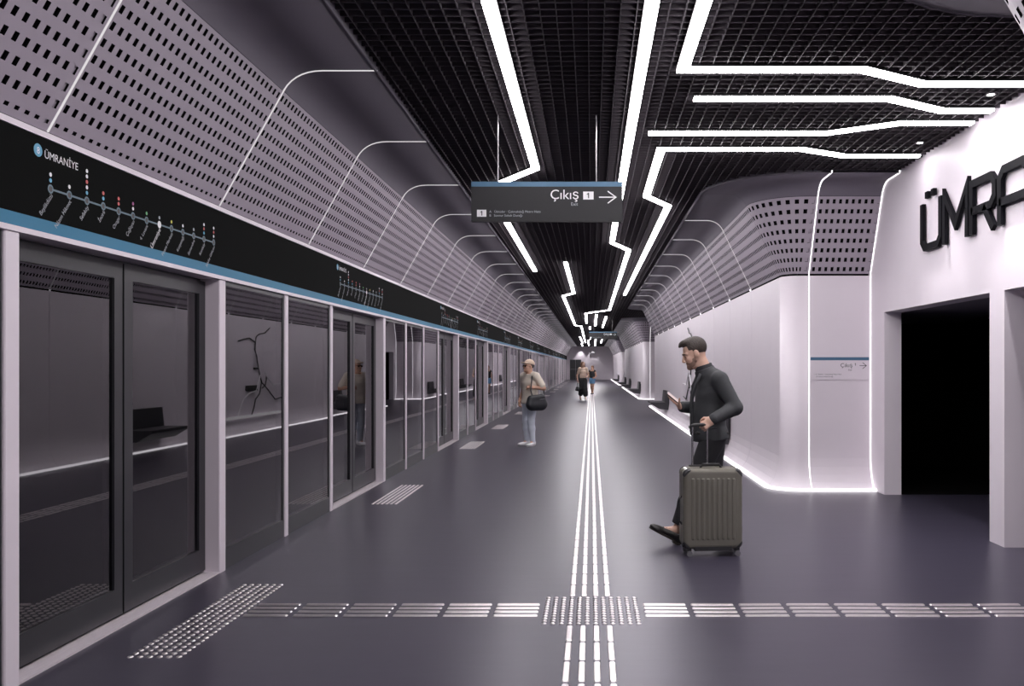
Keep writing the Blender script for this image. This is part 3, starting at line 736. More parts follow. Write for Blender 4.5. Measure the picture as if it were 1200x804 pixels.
class Field:
    def __init__(s, lo, hi, h):
        s.lo = np.array(lo, float); s.h = h; s.n = np.ceil((np.array(hi) - s.lo) / h).astype(int) + 1
        s.f = np.full(tuple(s.n), .2, np.float32); s.ax = [(s.lo[i] + h * np.arange(s.n[i])).astype(np.float32) for i in range(3)]
    def win(s, lo, hi):
        a = np.clip(np.floor((np.array(lo) - s.lo) / s.h).astype(int), 0, s.n); b = np.clip(np.ceil((np.array(hi) - s.lo) / s.h).astype(int) + 1, 0, s.n)
        sl = tuple(slice(a[i], b[i]) for i in range(3))
        return sl, s.ax[0][sl[0]][:, None, None], s.ax[1][sl[1]][None, :, None], s.ax[2][sl[2]][None, None, :]
    def put(s, sl, d, k, sub=False):
        g = s.f[sl]
        if g.size == 0: return
        if sub:
            hh = np.clip(.5 - .5 * (g + d) / k, 0, 1); s.f[sl] = g * (1 - hh) - d * hh + k * hh * (1 - hh)
        else:
            hh = np.clip(.5 + .5 * (g - d) / k, 0, 1); s.f[sl] = g * (1 - hh) + d * hh - k * hh * (1 - hh)
    def cap(s, a, b, ra, rb=None, k=.02, sq=None, ax=(0, 1, 0), sub=False):
        """tapered capsule; sq widens it along ax by that factor"""
        rb = ra if rb is None else rb; a = np.array(a, float); b = np.array(b, float); r = max(ra, rb) * (sq or 1) + k + 3 * s.h
        sl, X, Y, Z = s.win(np.minimum(a, b) - r, np.maximum(a, b) + r)
        P = [X - a[0], Y - a[1], Z - a[2]]; ab = b - a
        if sq:
            u = np.array(ax, float); u /= np.linalg.norm(u); t = P[0] * u[0] + P[1] * u[1] + P[2] * u[2]; c = 1 / sq - 1
            P = [P[i] + t * (u[i] * c) for i in range(3)]; ab = ab + u * (ab.dot(u) * c)
        L = max(ab.dot(ab), 1e-9); t = np.clip((P[0] * ab[0] + P[1] * ab[1] + P[2] * ab[2]) / L, 0, 1)
        d = np.sqrt((P[0] - t * ab[0]) ** 2 + (P[1] - t * ab[1]) ** 2 + (P[2] - t * ab[2]) ** 2) - (ra + (rb - ra) * t)
        s.put(sl, d, k, sub)
    def ell(s, c, r, R=None, k=.015, sub=False):
        """ellipsoid with radii r along the rows of R"""
        R = np.eye(3) if R is None else np.array(R); c = np.array(c, float); m = max(r) + k + 3 * s.h
        sl, X, Y, Z = s.win(c - m, c + m); P = [X - c[0], Y - c[1], Z - c[2]]
        Q = [P[0] * R[i][0] + P[1] * R[i][1] + P[2] * R[i][2] for i in range(3)]
        k0 = np.sqrt(sum((Q[i] / r[i]) ** 2 for i in range(3))); k1 = np.sqrt(sum((Q[i] / r[i] ** 2) ** 2 for i in range(3))) + 1e-9
        s.put(sl, k0 * (k0 - 1) / k1, k, sub)
    def cut(s, p, n, lo=None, hi=None):
        """remove what lies on the side n points to (inside the box lo..hi)"""
        sl, X, Y, Z = s.win(s.lo if lo is None else lo, s.lo + s.h * s.n if hi is None else hi)
        s.f[sl] = np.maximum(s.f[sl], (X - p[0]) * n[0] + (Y - p[1]) * n[1] + (Z - p[2]) * n[2])
    def cutbox(s, C, R, lo, hi):
        """remove an oriented box given in frame R about C"""
        sl, X, Y, Z = s.win(s.lo, s.lo + s.h * s.n); P = [X - C[0], Y - C[1], Z - C[2]]; d = None
        for i in range(3):
            q = P[0] * R[i][0] + P[1] * R[i][1] + P[2] * R[i][2]; e = np.maximum(lo[i] - q, q - hi[i]); d = e if d is None else np.maximum(d, e)
        s.f[sl] = np.maximum(s.f[sl], -d)
    def mesh(s, name, m):
        f = s.f; f[0] = f[-1] = .2; f[:, 0] = f[:, -1] = .2; f[:, :, 0] = f[:, :, -1] = .2
        ins = f < 0; shp = tuple(k - 1 for k in f.shape)
        cnt = np.zeros(shp, np.int8)
        for i in (0, 1):
            for j in (0, 1):
                for k in (0, 1): cnt += ins[i:i + shp[0], j:j + shp[1], k:k + shp[2]]
        act = (cnt > 0) & (cnt < 8); idx = np.full(shp, -1, np.int64); C = np.argwhere(act); idx[act] = np.arange(len(C))
        acc = np.zeros((len(C), 3)); w = np.zeros(len(C))
        cs = [(i, j, k) for i in (0, 1) for j in (0, 1) for k in (0, 1)]
        for a in cs:
            for d in range(3):
                if a[d]: continue
                b = list(a); b[d] = 1; fa = f[C[:, 0] + a[0], C[:, 1] + a[1], C[:, 2] + a[2]]; fb = f[C[:, 0] + b[0], C[:, 1] + b[1], C[:, 2] + b[2]]
                x = (fa < 0) != (fb < 0); t = np.where(x, fa / np.where(x, fa - fb, 1), 0); p = np.tile(np.array(a, float), (len(C), 1)); p[:, d] += t
                acc[x] += p[x]; w[x] += 1
        V = (C + acc / w[:, None]) * s.h + s.lo; Q = []
        for d in range(3):
            e, g = (d + 1) % 3, (d + 2) % 3; sa = [slice(None)] * 3; sb = [slice(None)] * 3; sa[d] = slice(0, -1); sb[d] = slice(1, None)
            A = ins[tuple(sa)]; B = ins[tuple(sb)]; E = np.argwhere(A != B); E = E[(E[:, e] > 0) & (E[:, g] > 0)]
            q = []
            for de, dg in ((1, 1), (0, 1), (0, 0), (1, 0)):
                p = E.copy(); p[:, e] -= de; p[:, g] -= dg; q.append(idx[p[:, 0], p[:, 1], p[:, 2]])
            q = np.stack(q, 1); flip = ~A[E[:, 0], E[:, 1], E[:, 2]]; q[flip] = q[flip][:, ::-1]; Q.append(q)
        Q = np.concatenate(Q); Q = Q[(Q >= 0).all(1)]
        me = bpy.data.meshes.new(name); me.vertices.add(len(V)); me.vertices.foreach_set('co', V.ravel())
        me.loops.add(Q.size); me.loops.foreach_set('vertex_index', Q.ravel()); me.polygons.add(len(Q))
        me.polygons.foreach_set('loop_start', np.arange(0, Q.size, 4)); me.polygons.foreach_set('use_smooth', [True] * len(Q)); me.update(calc_edges=True)
        me.materials.append(MATS[m])
        return me
def V3(*a): return np.array(a, float)
def unit(v): v = np.array(v, float); return v / np.linalg.norm(v)

def add_hand(S, wrist, fwd, palm, thumb_side, curl, k=.006, sc=1.0, thumb=(.5, .3), bend=None):
    """palm: direction the palm faces; thumb_side: direction of the thumb; curl: bend per joint in degrees"""
    f = unit(fwd); p = np.array(palm, float); p = unit(p - f * p.dot(f)); t = np.cross(f, p)
    if t.dot(np.array(thumb_side)) < 0: t = -t
    w = np.array(wrist, float)
    for q in (-.026, -.009, .009, .026): S.cap(w + f * .012 + t * q * .75 * sc, w + f * .083 * sc + t * q * sc, .0135 * sc, .0115 * sc, k=.012)
    S.cap(w - f * .02, w + f * .02, .027 * sc, .024 * sc, k=.02, sq=1.25, ax=t)
    for i, (q, L) in enumerate(((.030, .92), (.0105, 1.0), (-.0105, .95), (-.030, .78))):
        a = w + f * (.086 - .004 * abs(i - 1)) * sc + t * q * sc; ang = 0.0
        for j, l in enumerate((.042, .027, .022)):
            ang += math.radians((bend or (curl, curl, curl * .8))[j]); d = f * math.cos(ang) + p * math.sin(ang); b = a + d * l * L * sc
            S.cap(a, b, (.0095 - .0008 * j) * sc, (.0088 - .0009 * j) * sc, k=.003); a = b
    a = w + f * .022 * sc + t * .028 * sc
    d = unit(f * .7 + t * .75 + p * thumb[0]); b = a + d * .040 * sc; S.cap(a, b, .0145 * sc, .011 * sc, k=.010)
    d = unit(f * .9 + t * .2 + p * (thumb[0] + thumb[1])); c = b + d * .030 * sc; S.cap(b, c, .011 * sc, .0095 * sc, k=.003)
    d = unit(f * .9 - t * .2 + p * (thumb[0] + 1.5 * thumb[1])); S.cap(c, c + d * .024 * sc, .0095 * sc, .008 * sc, k=.003)

def head_frame(J):
    f = unit(J['look']); s = unit(np.cross((0, 0, 1), f)); return np.array([f, s, np.cross(f, s)])
def add_head(S, J, sc=1.0):
    R = head_frame(J); C = np.array(J['head'], float); P = lambda a, b, c: C + (R[0] * a + R[1] * b + R[2] * c) * sc
    e = lambda c, r, **k: S.ell(P(*c), [q * sc for q in r], R, **k)
    e((-.012, 0, .03), (.098, .078, .095)); e((.030, 0, -.04), (.064, .063, .085), k=.03); e((.040, 0, -.092), (.050, .050, .034), k=.03)
    e((.078, 0, -.108), (.020, .024, .018), k=.02)
    for q in (-1, 1):
        S.cap(P(.086, .006 * q, .014), P(.070, .05 * q, .012), .011 * sc, .009 * sc, k=.012)
        e((.104, .031 * q, -.010), (.016, .017, .011), k=.008, sub=True); e((.078, .031 * q, -.010), (.012, .014, .011), k=.003)
        e((-.006, .080 * q, -.012), (.022, .009, .033), k=.006); e((.106, .012 * q, -.048), (.010, .008, .008), k=.006)
        e((.060, .042 * q, -.040), (.022, .020, .022), k=.02)
        S.cap(P(.088, .002 * q, -.073), P(.078, .021 * q, -.077), .0065 * sc, .004 * sc, k=.005); S.cap(P(.088, .002 * q, -.083), P(.077, .019 * q, -.082), .0075 * sc, .004 * sc, k=.005)
    S.cap(P(.092, 0, .006), P(.113, 0, -.040), .008 * sc, .011 * sc, k=.010)
    S.cap(P(-.022, 0, -.05), J['neck'], .056 * sc, .062 * sc, k=.03)
    return P, R

def add_leg(S, J, q, e=0.0, k=.03, to=1.0, flare=0.0, thigh=1.0):
    h, kn, an = (np.array(J[n + q], float) for n in ('hip', 'knee', 'ankle'))
    S.cap(h, kn, .090 * thigh + e, .060 + e + flare * .3, k=k)
    m = kn + (an - kn) * .35; end = kn + (an - kn) * to
    S.cap(kn, m, .057 + e + flare * .4, .056 + e + flare * .6, k=k); S.cap(m, end, .055 + e + flare * .6, .036 + e + flare, k=k)
def add_arm(S, J, q, e=0.0, k=.02, to=1.0):
    sh, el, wr = (np.array(J[n + q], float) for n in ('shoulder', 'elbow', 'wrist'))
    if to <= 1: S.cap(sh, sh + (el - sh) * to, .056 + e, .047 + e, k=k)
    else:
        S.cap(sh, el, .056 + e, .044 + e, k=k); S.cap(el, el + (wr - el) * (to - 1), .044 + e, .030 + e, k=k)
def add_torso(S, J, e=0.0, k=.05, hem=None, w=1.0):
    ax = unit(np.array(J['shoulderL']) - np.array(J['shoulderR']))
    c, wa, pe = (np.array(J[n], float) for n in ('chest', 'waist', 'pelvis'))
    nb = np.array(J['neck'], float)
    S.cap(c + (nb - c) * .25, c, .085 * w + e, .108 * w + e, k=k, sq=1.50, ax=ax); S.cap(c, wa, .108 * w + e, .094 * w + e, k=k, sq=1.42, ax=ax)
    S.cap(wa, pe, .094 * w + e, .108 * w + e, k=k, sq=1.42, ax=ax)
    if hem is not None: S.cap(pe, hem, .108 * w + e, .112 * w + e, k=k, sq=1.42, ax=ax)
    sl, sr = np.array(J['shoulderL'], float), np.array(J['shoulderR'], float)
    S.cap(sl, sr, .052 + e, k=.04); S.cap(nb + (c - nb) * .1, sl * .8 + sr * .2 + (0, 0, .02), .05 + e, .045 + e, k=.04); S.cap(nb + (c - nb) * .1, sr * .8 + sl * .2 + (0, 0, .02), .05 + e, .045 + e, k=.04)
def body(J, h, hands, sc=1.0, w=1.0, feet=True):
    pts = np.array([v for n, v in J.items() if n != 'look'], float); S = Field(pts.min(0) - .24, pts.max(0) + .24, h)
    add_torso(S, J, w=w); add_head(S, J, sc)
    for q in 'LR':
        add_leg(S, J, q, thigh=w); add_arm(S, J, q, to=2)
        if feet:
            an = np.array(J['ankle' + q], float); d = np.array(J['toe' + q], float) - an; ft = unit(J.get('foot' + q, (d[0], d[1], 0))); up = np.cross(ft, unit(np.cross((0, 0, 1), ft)))
            S.cap(an, an - up * .055 * sc + ft * .11 * sc, .036, .024, k=.02)
    for a in hands: add_hand(S, **a)
    return S
def shoe_mesh(J, q, h, m, mat_name, sc=1.0, e=0.0, collar=.035):
    an, to = np.array(J['ankle' + q], float), np.array(J['toe' + q], float); f = unit(to - an - np.array((0, 0, 1)) * 0); 
    f = unit(J.get('foot' + q, (f[0], f[1], 0))); s = unit(np.cross((0, 0, 1), f)); u = np.cross(f, s); R = np.array([f, s, u])
    C = an - u * (.085 * sc)
    P = lambda a, b, c: C + (f * a + s * b + u * c) * sc
    S = Field(C - .26 * sc, C + .26 * sc, h)
    S.ell(P(-.025, 0, .045), [q_ * sc for q_ in (.050 + e, .037 + e, .055 + e)], R); S.cap(P(-.01, 0, .05), P(.13, 0, .022), .037 * sc + e, .026 * sc + e, k=.03, sq=1.25, ax=s)
    S.ell(P(.155, 0, .022), [q_ * sc for q_ in (.055 + e, .042 + e, .026 + e)], R, k=.03); S.cap(P(-.01, 0, .06), P(-.008, 0, .06 + collar), .040 * sc + e, .042 * sc + e, k=.02)
    S.cut(P(0, 0, 0), -u); S.cut(P(0, 0, .062 + collar), u)
    return S.mesh('shoe', mat_name), R, C, sc
def sole(R, C, sc, parent, m, th=.014):
    n = 20; v = []
    for z in (-.003, th):
        for k in range(n):
            a = 2 * math.pi * k / n; x = .062 + .145 * math.cos(a); y = (.040 + .006 * math.cos(a)) * math.sin(a); p = C + (R[0] * x + R[1] * y + R[2] * z) * sc; v.append(p)
    MB().add(v, [tuple(range(n)), tuple(range(2 * n - 1, n - 1, -1))] + [(k, (k + 1) % n, n + (k + 1) % n, n + k) for k in range(n)]).build('sole', m, parent)

# ---------------- man with the suitcase (local frame: x forward, y to his left, z up)
MX, MY = 1.062, 7.75
J = dict(head=(.128, 0, 1.722), look=(.94, 0, -.34), neck=(.035, 0, 1.565), chest=(-.035, 0, 1.39), waist=(-.02, 0, 1.15), pelvis=(-.035, 0, .955),
         shoulderL=(-.075, .185, 1.475), elbowL=(-.20, .265, 1.235), wristL=(.012, .365, 1.135), shoulderR=(.0, -.185, 1.475), elbowR=(-.02, -.27, 1.20), wristR=(.238, -.085, 1.226),
         hipL=(-.02, .09, .92), kneeL=(.155, .10, .505), ankleL=(.295, .10, .132), toeL=(.43, .10, .12), hipR=(-.06, -.09, .92), kneeR=(-.04, -.09, .50), ankleR=(-.165, -.09, .14), toeR=(-.03, -.09, .055),
         footL=(.89, 0, .455), footR=(.93, 0, -.36))
man = empty('person', (MX, MY, 0)); man.rotation_euler = (0, 0, math.pi)
tag(man, 'bearded man in dark jacket reading a phone beside a grey suitcase', 'person')
PH_F = unit((.74, .12, .60)); PH_N = np.array((-.60, .30, .70)); PH_N = unit(PH_N - PH_F * PH_N.dot(PH_F))
PH_C = np.array(J['wristR']) + PH_F * .108 + PH_N * .0205
S = body(J, .0055, [dict(wrist=J['wristL'], fwd=(.80, .06, -.52), palm=(-.1, -1, -.35), thumb_side=(.5, 0, .8), curl=62, thumb=(.6, .5), bend=(55, 70, 50), sc=1.1),
                    dict(wrist=J['wristR'], fwd=PH_F, palm=PH_N, thumb_side=(0, 1, 0), curl=10, thumb=(.75, .35), bend=(2, 7, 10))], 1.08)
link('body', S.mesh('body', 'skin'), man)
# jacket
S = Field((-.42, -.46, .80), (.36, .46, 1.66), .008)
add_torso(S, J, .024, hem=(-.035, 0, .945)); S.cap((.0, 0, 1.30), (.02, 0, .98), .105, .125, k=.06, sq=1.3)
S.cap((-.06, 0, 1.40), (-.06, 0, 1.48), .10, .075, k=.05, sq=1.6)
for q in 'LR': add_arm(S, J, q, .022, to=1.93)
S.cap((.02, 0, 1.50), (.045, 0, 1.60), .088, .082, k=.03)
S.cut((0, 0, .93), (-.12, 0, -1), (-.42, -.24, .8), (.36, .24, 1.0)); S.cut((0.045, 0, 1.575), unit((.35, 0, .94)), (-.12, -.12, 1.52), (.2, .12, 1.66))
jk = link('jacket', S.mesh('jacket', 'jacket'), man)
S = Field((-.12, -.13, 1.47), (.2, .13, 1.70), .004)
S.cap((.025, 0, 1.545), (.052, 0, 1.615), .086, .078, k=.02); S.cap((.025, 0, 1.545), (.058, 0, 1.64), .074, .068, k=.01, sub=True); S.cut((.05, 0, 1.61), unit((.3, 0, .95)))
link('shirt_collar', S.mesh('shirt_collar', 'shirt_dark'), man)
# lapels, pocket flap and cuff edge give the jacket its cut
m = MB(); m.tube([(.085, .10, 1.53), (.128, .085, 1.42), (.150, .06, 1.30), (.152, .05, 1.10), (.155, .05, .97)], [.012, .014, .012, .009, .008], 8); m.build('lapel', 'jacket', jk, smooth=True)
m = MB(); m.tube([(.085, -.10, 1.53), (.128, -.085, 1.42), (.150, -.06, 1.30), (.152, -.05, 1.10), (.155, -.05, .97)], [.012, .014, .012, .009, .008], 8); m.build('lapel', 'jacket', jk, smooth=True)
m = MB(); m.tube([(-.05, .185, 1.05), (.04, .183, 1.045)], .007, 6); m.build('pocket_flap', 'jacket', jk)
# trousers
S = Field((-.42, -.30, .08), (.46, .30, 1.16), .009)
S.cap(J['waist'], J['pelvis'], .105, .125, k=.04, sq=1.38)
for q in 'LR': add_leg(S, J, q, .018, to=.90 if q == 'L' else .97, flare=.012, thigh=1.05)
a = unit(np.array(J['kneeL']) - np.array(J['ankleL'])); S.cut(np.array(J['ankleL']) + a * .05, -a, (.1, 0, .0), (.46, .3, .3))
tr = link('trousers', S.mesh('trousers', 'trousers'), man)
m = MB(); m.tube([(-.16, .12, 1.0), (.0, .17, 1.0), (.11, .12, 1.0), (.135, 0, 1.0), (.11, -.12, 1.0), (0, -.17, 1.0), (-.16, -.12, 1.0)], .014, 8); m.build('belt', 'shoe_dark', tr)
for q in 'LR':
    me, R, C, s_ = shoe_mesh(J, q, .006, None, 'shoe_dark', 1.12, collar=.0); o = link('shoe', me, man); sole(R, C, s_, o, 'sole')
    m = MB()
    for k in range(3): 
        p0 = C + (R[0] * (.06 + .022 * k) + R[1] * .022 + R[2] * (.072 - .008 * k)) * s_; p1 = C + (R[0] * (.06 + .022 * k) - R[1] * .022 + R[2] * (.072 - .008 * k)) * s_; m.tube([p0, p1], .003, 5)
    m.build('laces', 'sole', o)
    hv = [C + (R[0] * x + R[1] * y_ + R[2] * z) * s_ for z in (-.020, 0.0) for x, y_ in ((-.072, -.028), (-.01, -.034), (-.01, .034), (-.072, .028))]
    MB().add(hv, [(3, 2, 1, 0), (4, 5, 6, 7), (0, 1, 5, 4), (1, 2, 6, 5), (2, 3, 7, 6), (3, 0, 4, 7)]).build('heel', 'sole', o)
# head details
R = head_frame(J); C = np.array(J['head']); HS = 1.08; P = lambda a, b, c: C + (R[0] * a + R[1] * b + R[2] * c) * HS
S = Field(C - .19, C + .19, .0055)
S.ell(P(-.020, 0, .040), [q * HS for q in (.102, .083, .094)], R); S.ell(P(.040, 0, .105), [q * HS for q in (.060, .058, .026)], R, k=.03); S.cap(P(.06, .03, .108), P(.098, .02, .088), .018, .011, k=.02); S.cap(P(.06, -.03, .108), P(.098, -.02, .088), .018, .011, k=.02)
S.cutbox(C, R, (.052, -.2, -.3), (.3, .2, .070 * HS)); S.cutbox(C, R, (.018, -.2, -.3), (.3, .2, .03)); S.cutbox(C, R, (-.032, -.2, -.3), (.3, .2, -.012)); S.cutbox(C, R, (-.3, -.2, -.3), (.3, .2, -.062))
link('hair', S.mesh('hair', 'hair_dark'), man)
S = Field(C - .19, C + .19, .0055)
S.ell(P(.040, 0, -.089), [q * HS for q in (.054, .054, .038)], R); S.ell(P(.078, 0, -.108), [q * HS for q in (.023, .027, .021)], R, k=.02); S.ell(P(.030, 0, -.04), [q * HS for q in (.0655, .0655, .086)], R, k=.02)
S.cap(P(.086, .02, -.064), P(.086, -.02, -.064), .011, .011, k=.01)
S.cutbox(C, R, (-.3, -.2, -.040), (.3, .2, .3)); S.cutbox(C, R, (-.3, -.2, -.3), (-.015, .2, .3)); S.cutbox(C, R, (.060, -.03, -.094), (.3, .03, -.076)); S.cutbox(C, R, (.052, -.2, -.066), (.3, .2, .3))
for q in (-1, 1): S.cap(P(.006, .0715 * q, .0), P(.014, .0655 * q, -.065), .008, .012, k=.012)
link('beard', S.mesh('beard', 'beard'), man)
for q in (-1, 1):
    S = Field(P(.085, .031 * q, -.010) - .03, P(.085, .031 * q, -.010) + .03, .003); S.ell(P(.0835, .031 * q, -.012), (.011, .013, .006), R); link('eye', S.mesh('eye', 'eye'), man)
    m = MB(); m.tube([P(.098, .014 * q, .010), P(.095, .032 * q, .018), P(.080, .052 * q, .010)], [.004, .005, .003], 6); m.build('eyebrow', 'hair_dark', man)
# phone in his right hand: a thing of its own
def w_man(p): return (MX - p[0], MY - p[1], p[2])
ph = empty('phone', w_man(PH_C)); tag(ph, 'slim phone held up in the bearded man\'s hand', 'phone')
side = np.cross(PH_N, PH_F)
def slabbox(c, F_, S_, N_, a, b, n0, n1, bev):
    v = []
    for n in (n0, n1):
        for x, y in ((a - bev, b), (a, b - bev), (a, -b + bev), (a - bev, -b), (-a + bev, -b), (-a, -b + bev), (-a, b - bev), (-a + bev, b)):
            p = F_ * x + S_ * y + N_ * n; v.append((-p[0], -p[1], p[2]))
    return MB().add(v, [tuple(range(8)), tuple(range(15, 7, -1))] + [(k, (k + 1) % 8, 8 + (k + 1) % 8, 8 + k) for k in range(8)])
slabbox(0, PH_F, side, PH_N, .078, .038, -.0045, .0035, .008).build('case', 'phone_dark', ph); slabbox(0, PH_F, side, PH_N, .074, .0345, .0036, .0042, .006).build('screen', 'phone_screen', ph)

# ---------------- suitcase
mat('case_shell', (0.150, 0.142, 0.115), 0.38, noise=.1, nscale=12, coat=.15); mat('case_dark', (0.022, 0.022, 0.024), 0.5); mat('wheel_grey', (0.16, 0.16, 0.17), 0.4)
SX, SY = 1.015, 7.275
sc_ = empty('suitcase', (SX, SY, 0)); sc_.rotation_euler = (0, 0, math.radians(4)); tag(sc_, 'olive-grey ribbed hard-shell suitcase with raised telescopic handle', 'suitcase')
HW, HD, ZB, ZT = .252, .122, .062, .735
def rounded_plate(hw, z0, z1, r, n=7):
    pts = []
    for cx, cz, a0 in ((hw - r, z1 - r, 0), (-hw + r, z1 - r, 90), (-hw + r, z0 + r, 180), (hw - r, z0 + r, 270)):
        for k in range(n + 1): a = math.radians(a0 + 90 * k / n); pts.append((cx + r * math.cos(a), cz + r * math.sin(a)))
    return pts
def shell(sgn):
    m = MB(); lay = [(0.0, .006), (.0, .09), (.007, .108), (.022, .118), (.034, .121)]; n = None
    for ins, yy in lay:
        ring = rounded_plate(HW - ins, ZB + ins, ZT - ins, max(.055 - ins * .6, .02)); n = len(ring); m.v += [(x, sgn * yy, z) for x, z in ring]
    for l in range(len(lay) - 1):
        for k in range(n): m.f.append((l * n + k, l * n + (k + 1) % n, (l + 1) * n + (k + 1) % n, (l + 1) * n + k))
    m.f.append(tuple(range((len(lay) - 1) * n, len(lay) * n))); m.f.append(tuple(range(n))); m.m = [0] * len(m.f)
    o = m.build('shell', 'case_shell', sc_)
    rib_m = None
    for k in range(9):
        x = -.172 + .043 * k; b = MB(); pr = [(-.013, 0), (-.008, .0065), (.008, .0065), (.013, 0)]
        zs = [(ZB + .075, 0.0), (ZB + .09, 1.0), (ZT - .085, 1.0), (ZT - .07, 0.0)]
        for z, s in zs: b.v += [(px * (1 if s else .6), sgn * (.1185 + (py + .003) * s), z) for px, py in pr]
        for l in range(3):
            for e in range(3): b.f.append((4 * l + e, 4 * l + e + 1, 4 * l + 5 + e, 4 * l + 4 + e))
        b.f += [(0, 1, 2, 3), (12, 13, 14, 15)]; b.m = [0] * len(b.f); b.build('rib', 'case_shell', o, (x, 0, 0))
    for cx in (-1, 1):
        for z0, z1 in ((ZB - .004, ZB + .075), (ZT - .055, ZT + .003)):
            if z1 > .5 and cx > 0: pass
            b = MB(); ring = [(x, z) for x, z in rounded_plate(HW + .004, ZB - .004, ZT + .004, .057) if z0 - .02 <= z <= z1 + .02 and x * cx > HW - .07]
            if len(ring) < 3: continue
            q = len(ring); b.v = [(x, sgn * .088, z) for x, z in ring] + [(x - cx * .012, sgn * .119, z + (.012 if z < .4 else -.012)) for x, z in ring]; cz = sum(z for _, z in ring) / q
            b.f = [(k, k + 1, q + k + 1, q + k) for k in range(q - 1)] + [tuple(range(q, 2 * q))]; b.m = [0] * len(b.f); b.build('corner_guard', 'case_dark', o)
    return o
front = shell(-1); shell(1)
m = MB(); r1 = rounded_plate(HW - .002, ZB + .002, ZT - .002, .053); n = len(r1); m.v = [(x, y, z) for y in (-.006, .006) for x, z in r1]
m.f = [(k, (k + 1) % n, n + (k + 1) % n, n + k) for k in range(n)]; m.m = [0] * n; m.build('zip_seam', 'case_dark', sc_)
MB().box(-HW * .62, HW * .62, -.122, .118, ZB - .012, ZB + .022).build('bottom_guard', 'case_dark', sc_)
for cx in (-1, 1):
    for cy in (-1, 1):
        x, y = cx * .205, cy * .085; wroot = MB(); wroot.box(x - .022, x + .022, y - .02, y + .02, .045, ZB + .012); wroot = wroot.build('caster', 'case_dark', sc_)
        for d in (-.013, .013):
            m = MB(); m.tube([(x + .006, y + d - .009, .0245), (x + .006, y + d + .009, .0245)], .0245, 16); m.build('wheel', 'wheel_grey', wroot)
for x in (-.135, -.005):
    MB().tube([(x, .105, ZT - .1), (x, .105, 1.082)], .0085, 10).build('handle_tube', 'chrome', sc_)
MB().tube([(-.145, .105, 1.085), (-.10, .105, 1.092), (-.04, .105, 1.092), (.005, .105, 1.085)], [.013, .015, .015, .013], 12).build('handle_grip', 'case_dark', sc_)
MB().box(-.165, .025, .085, .125, ZT - .006, ZT + .010).build('handle_socket', 'case_dark', sc_)
MB().tube([(-.09, -.01, ZT - .005), (-.07, -.01, ZT + .03), (.07, -.01, ZT + .03), (.09, -.01, ZT - .005)], .010, 8).build('carry_handle', 'case_dark', sc_)
MB().tube([(-HW + .005, -.03, .50), (-HW - .022, -.03, .47), (-HW - .022, -.03, .29), (-HW + .005, -.03, .26)], .009, 8).build('side_handle', 'case_dark', sc_)
for z in (.56, .20): MB().box(HW - .004, HW + .016, -.03, .03, z - .035, z + .035).build('latch', 'case_dark', sc_)

# ---------------- generic standing / walking figure
def figure(H, hw=.18, **kw):
    J = dict(head=(.02, 0, H * .925), look=(1, 0, 0), neck=(0, 0, H * .835), chest=(-.01, 0, H * .735), waist=(0, 0, H * .625), pelvis=(-.01, 0, H * .53),
             shoulderL=(0, hw, H * .805), elbowL=(-.03, hw + .07, H * .63), wristL=(.05, hw + .06, H * .49), shoulderR=(0, -hw, H * .805), elbowR=(-.03, -hw - .07, H * .63), wristR=(.05, -hw - .06, H * .49),
             hipL=(0, .088, H * .51), kneeL=(.02, .09, H * .285), ankleL=(0, .09, .09), toeL=(.13, .10, .04), hipR=(0, -.088, H * .51), kneeR=(.02, -.09, H * .285), ankleR=(0, -.09, .09), toeR=(.13, -.10, .04))
    J.update(kw); return J
def fld(J, pad, h): p = np.array([v for n, v in J.items() if n != 'look' and not n.startswith('foot')], float); return Field(p.min(0) - pad, p.max(0) + pad, h)
def person(loc, yaw, label):
    o = empty('person', loc); o.rotation_euler = (0, 0, yaw); tag(o, label, 'person'); return o
# young man in cap
yaw = math.atan2(-.72, -.69); K = (-1.24, 17.2, 0)
J = figure(1.73, .185, look=(.93, -.18, .16), head=(.03, 0, 1.595), elbowL=(-.10, .30, 1.155), wristL=(.12, .185, 1.175), elbowR=(-.07, -.27, 1.12), wristR=(.06, -.235, .90),
           kneeL=(.06, .10, .49), ankleL=(.03, .12, .09), toeL=(.16, .16, .04), ankleR=(-.02, -.10, .09), toeR=(.11, -.12, .04))
pm = person(K, yaw, 'young man in beige cap and tee with a black shoulder bag')
S = body(J, .008, [dict(wrist=J['wristL'], fwd=(.55, -.75, .1), palm=(-.5, -.4, -.5), thumb_side=(0, 0, 1), curl=50), dict(wrist=J['wristR'], fwd=(.3, .15, -.95), palm=(-.1, 1, 0), thumb_side=(1, 0, 0), curl=25)])
link('body', S.mesh('body', 'skin_tan'), pm)
S = fld(J, .24, .010); add_torso(S, J, .028, hem=(0, 0, .86))
for q in 'LR': add_arm(S, J, q, .026, to=.74)
S.cut((0, 0, .845), (0, 0, -1)); S.cut((0, 0, 1.44), (0, 0, 1), (-.2, -.085, 1.38), (.2, .085, 2))
link('tee_shirt', S.mesh('tee_shirt', 'tee_beige'), pm)
S = fld(J, .2, .010); S.cap(J['waist'], J['pelvis'], .09, .118, k=.04, sq=1.36)
for q in 'LR': add_leg(S, J, q, .012, to=1.0, flare=.006)
S.cut((0, 0, 1.0), (0, 0, 1)); link('jeans', S.mesh('jeans', 'jeans_pale'), pm)
for q in 'LR':
    me, R, C, s_ = shoe_mesh(J, q, .008, None, 'white_shoe', 1.02, .006, collar=.05); o = link('sneaker', me, pm); sole(R, C, s_, o, 'white_shoe', .022)
def head_tools(J): R = head_frame(J); C = np.array(J['head'], float); return R, C, (lambda a, b, c: C + R[0] * a + R[1] * b + R[2] * c)
R, C, P = head_tools(J)
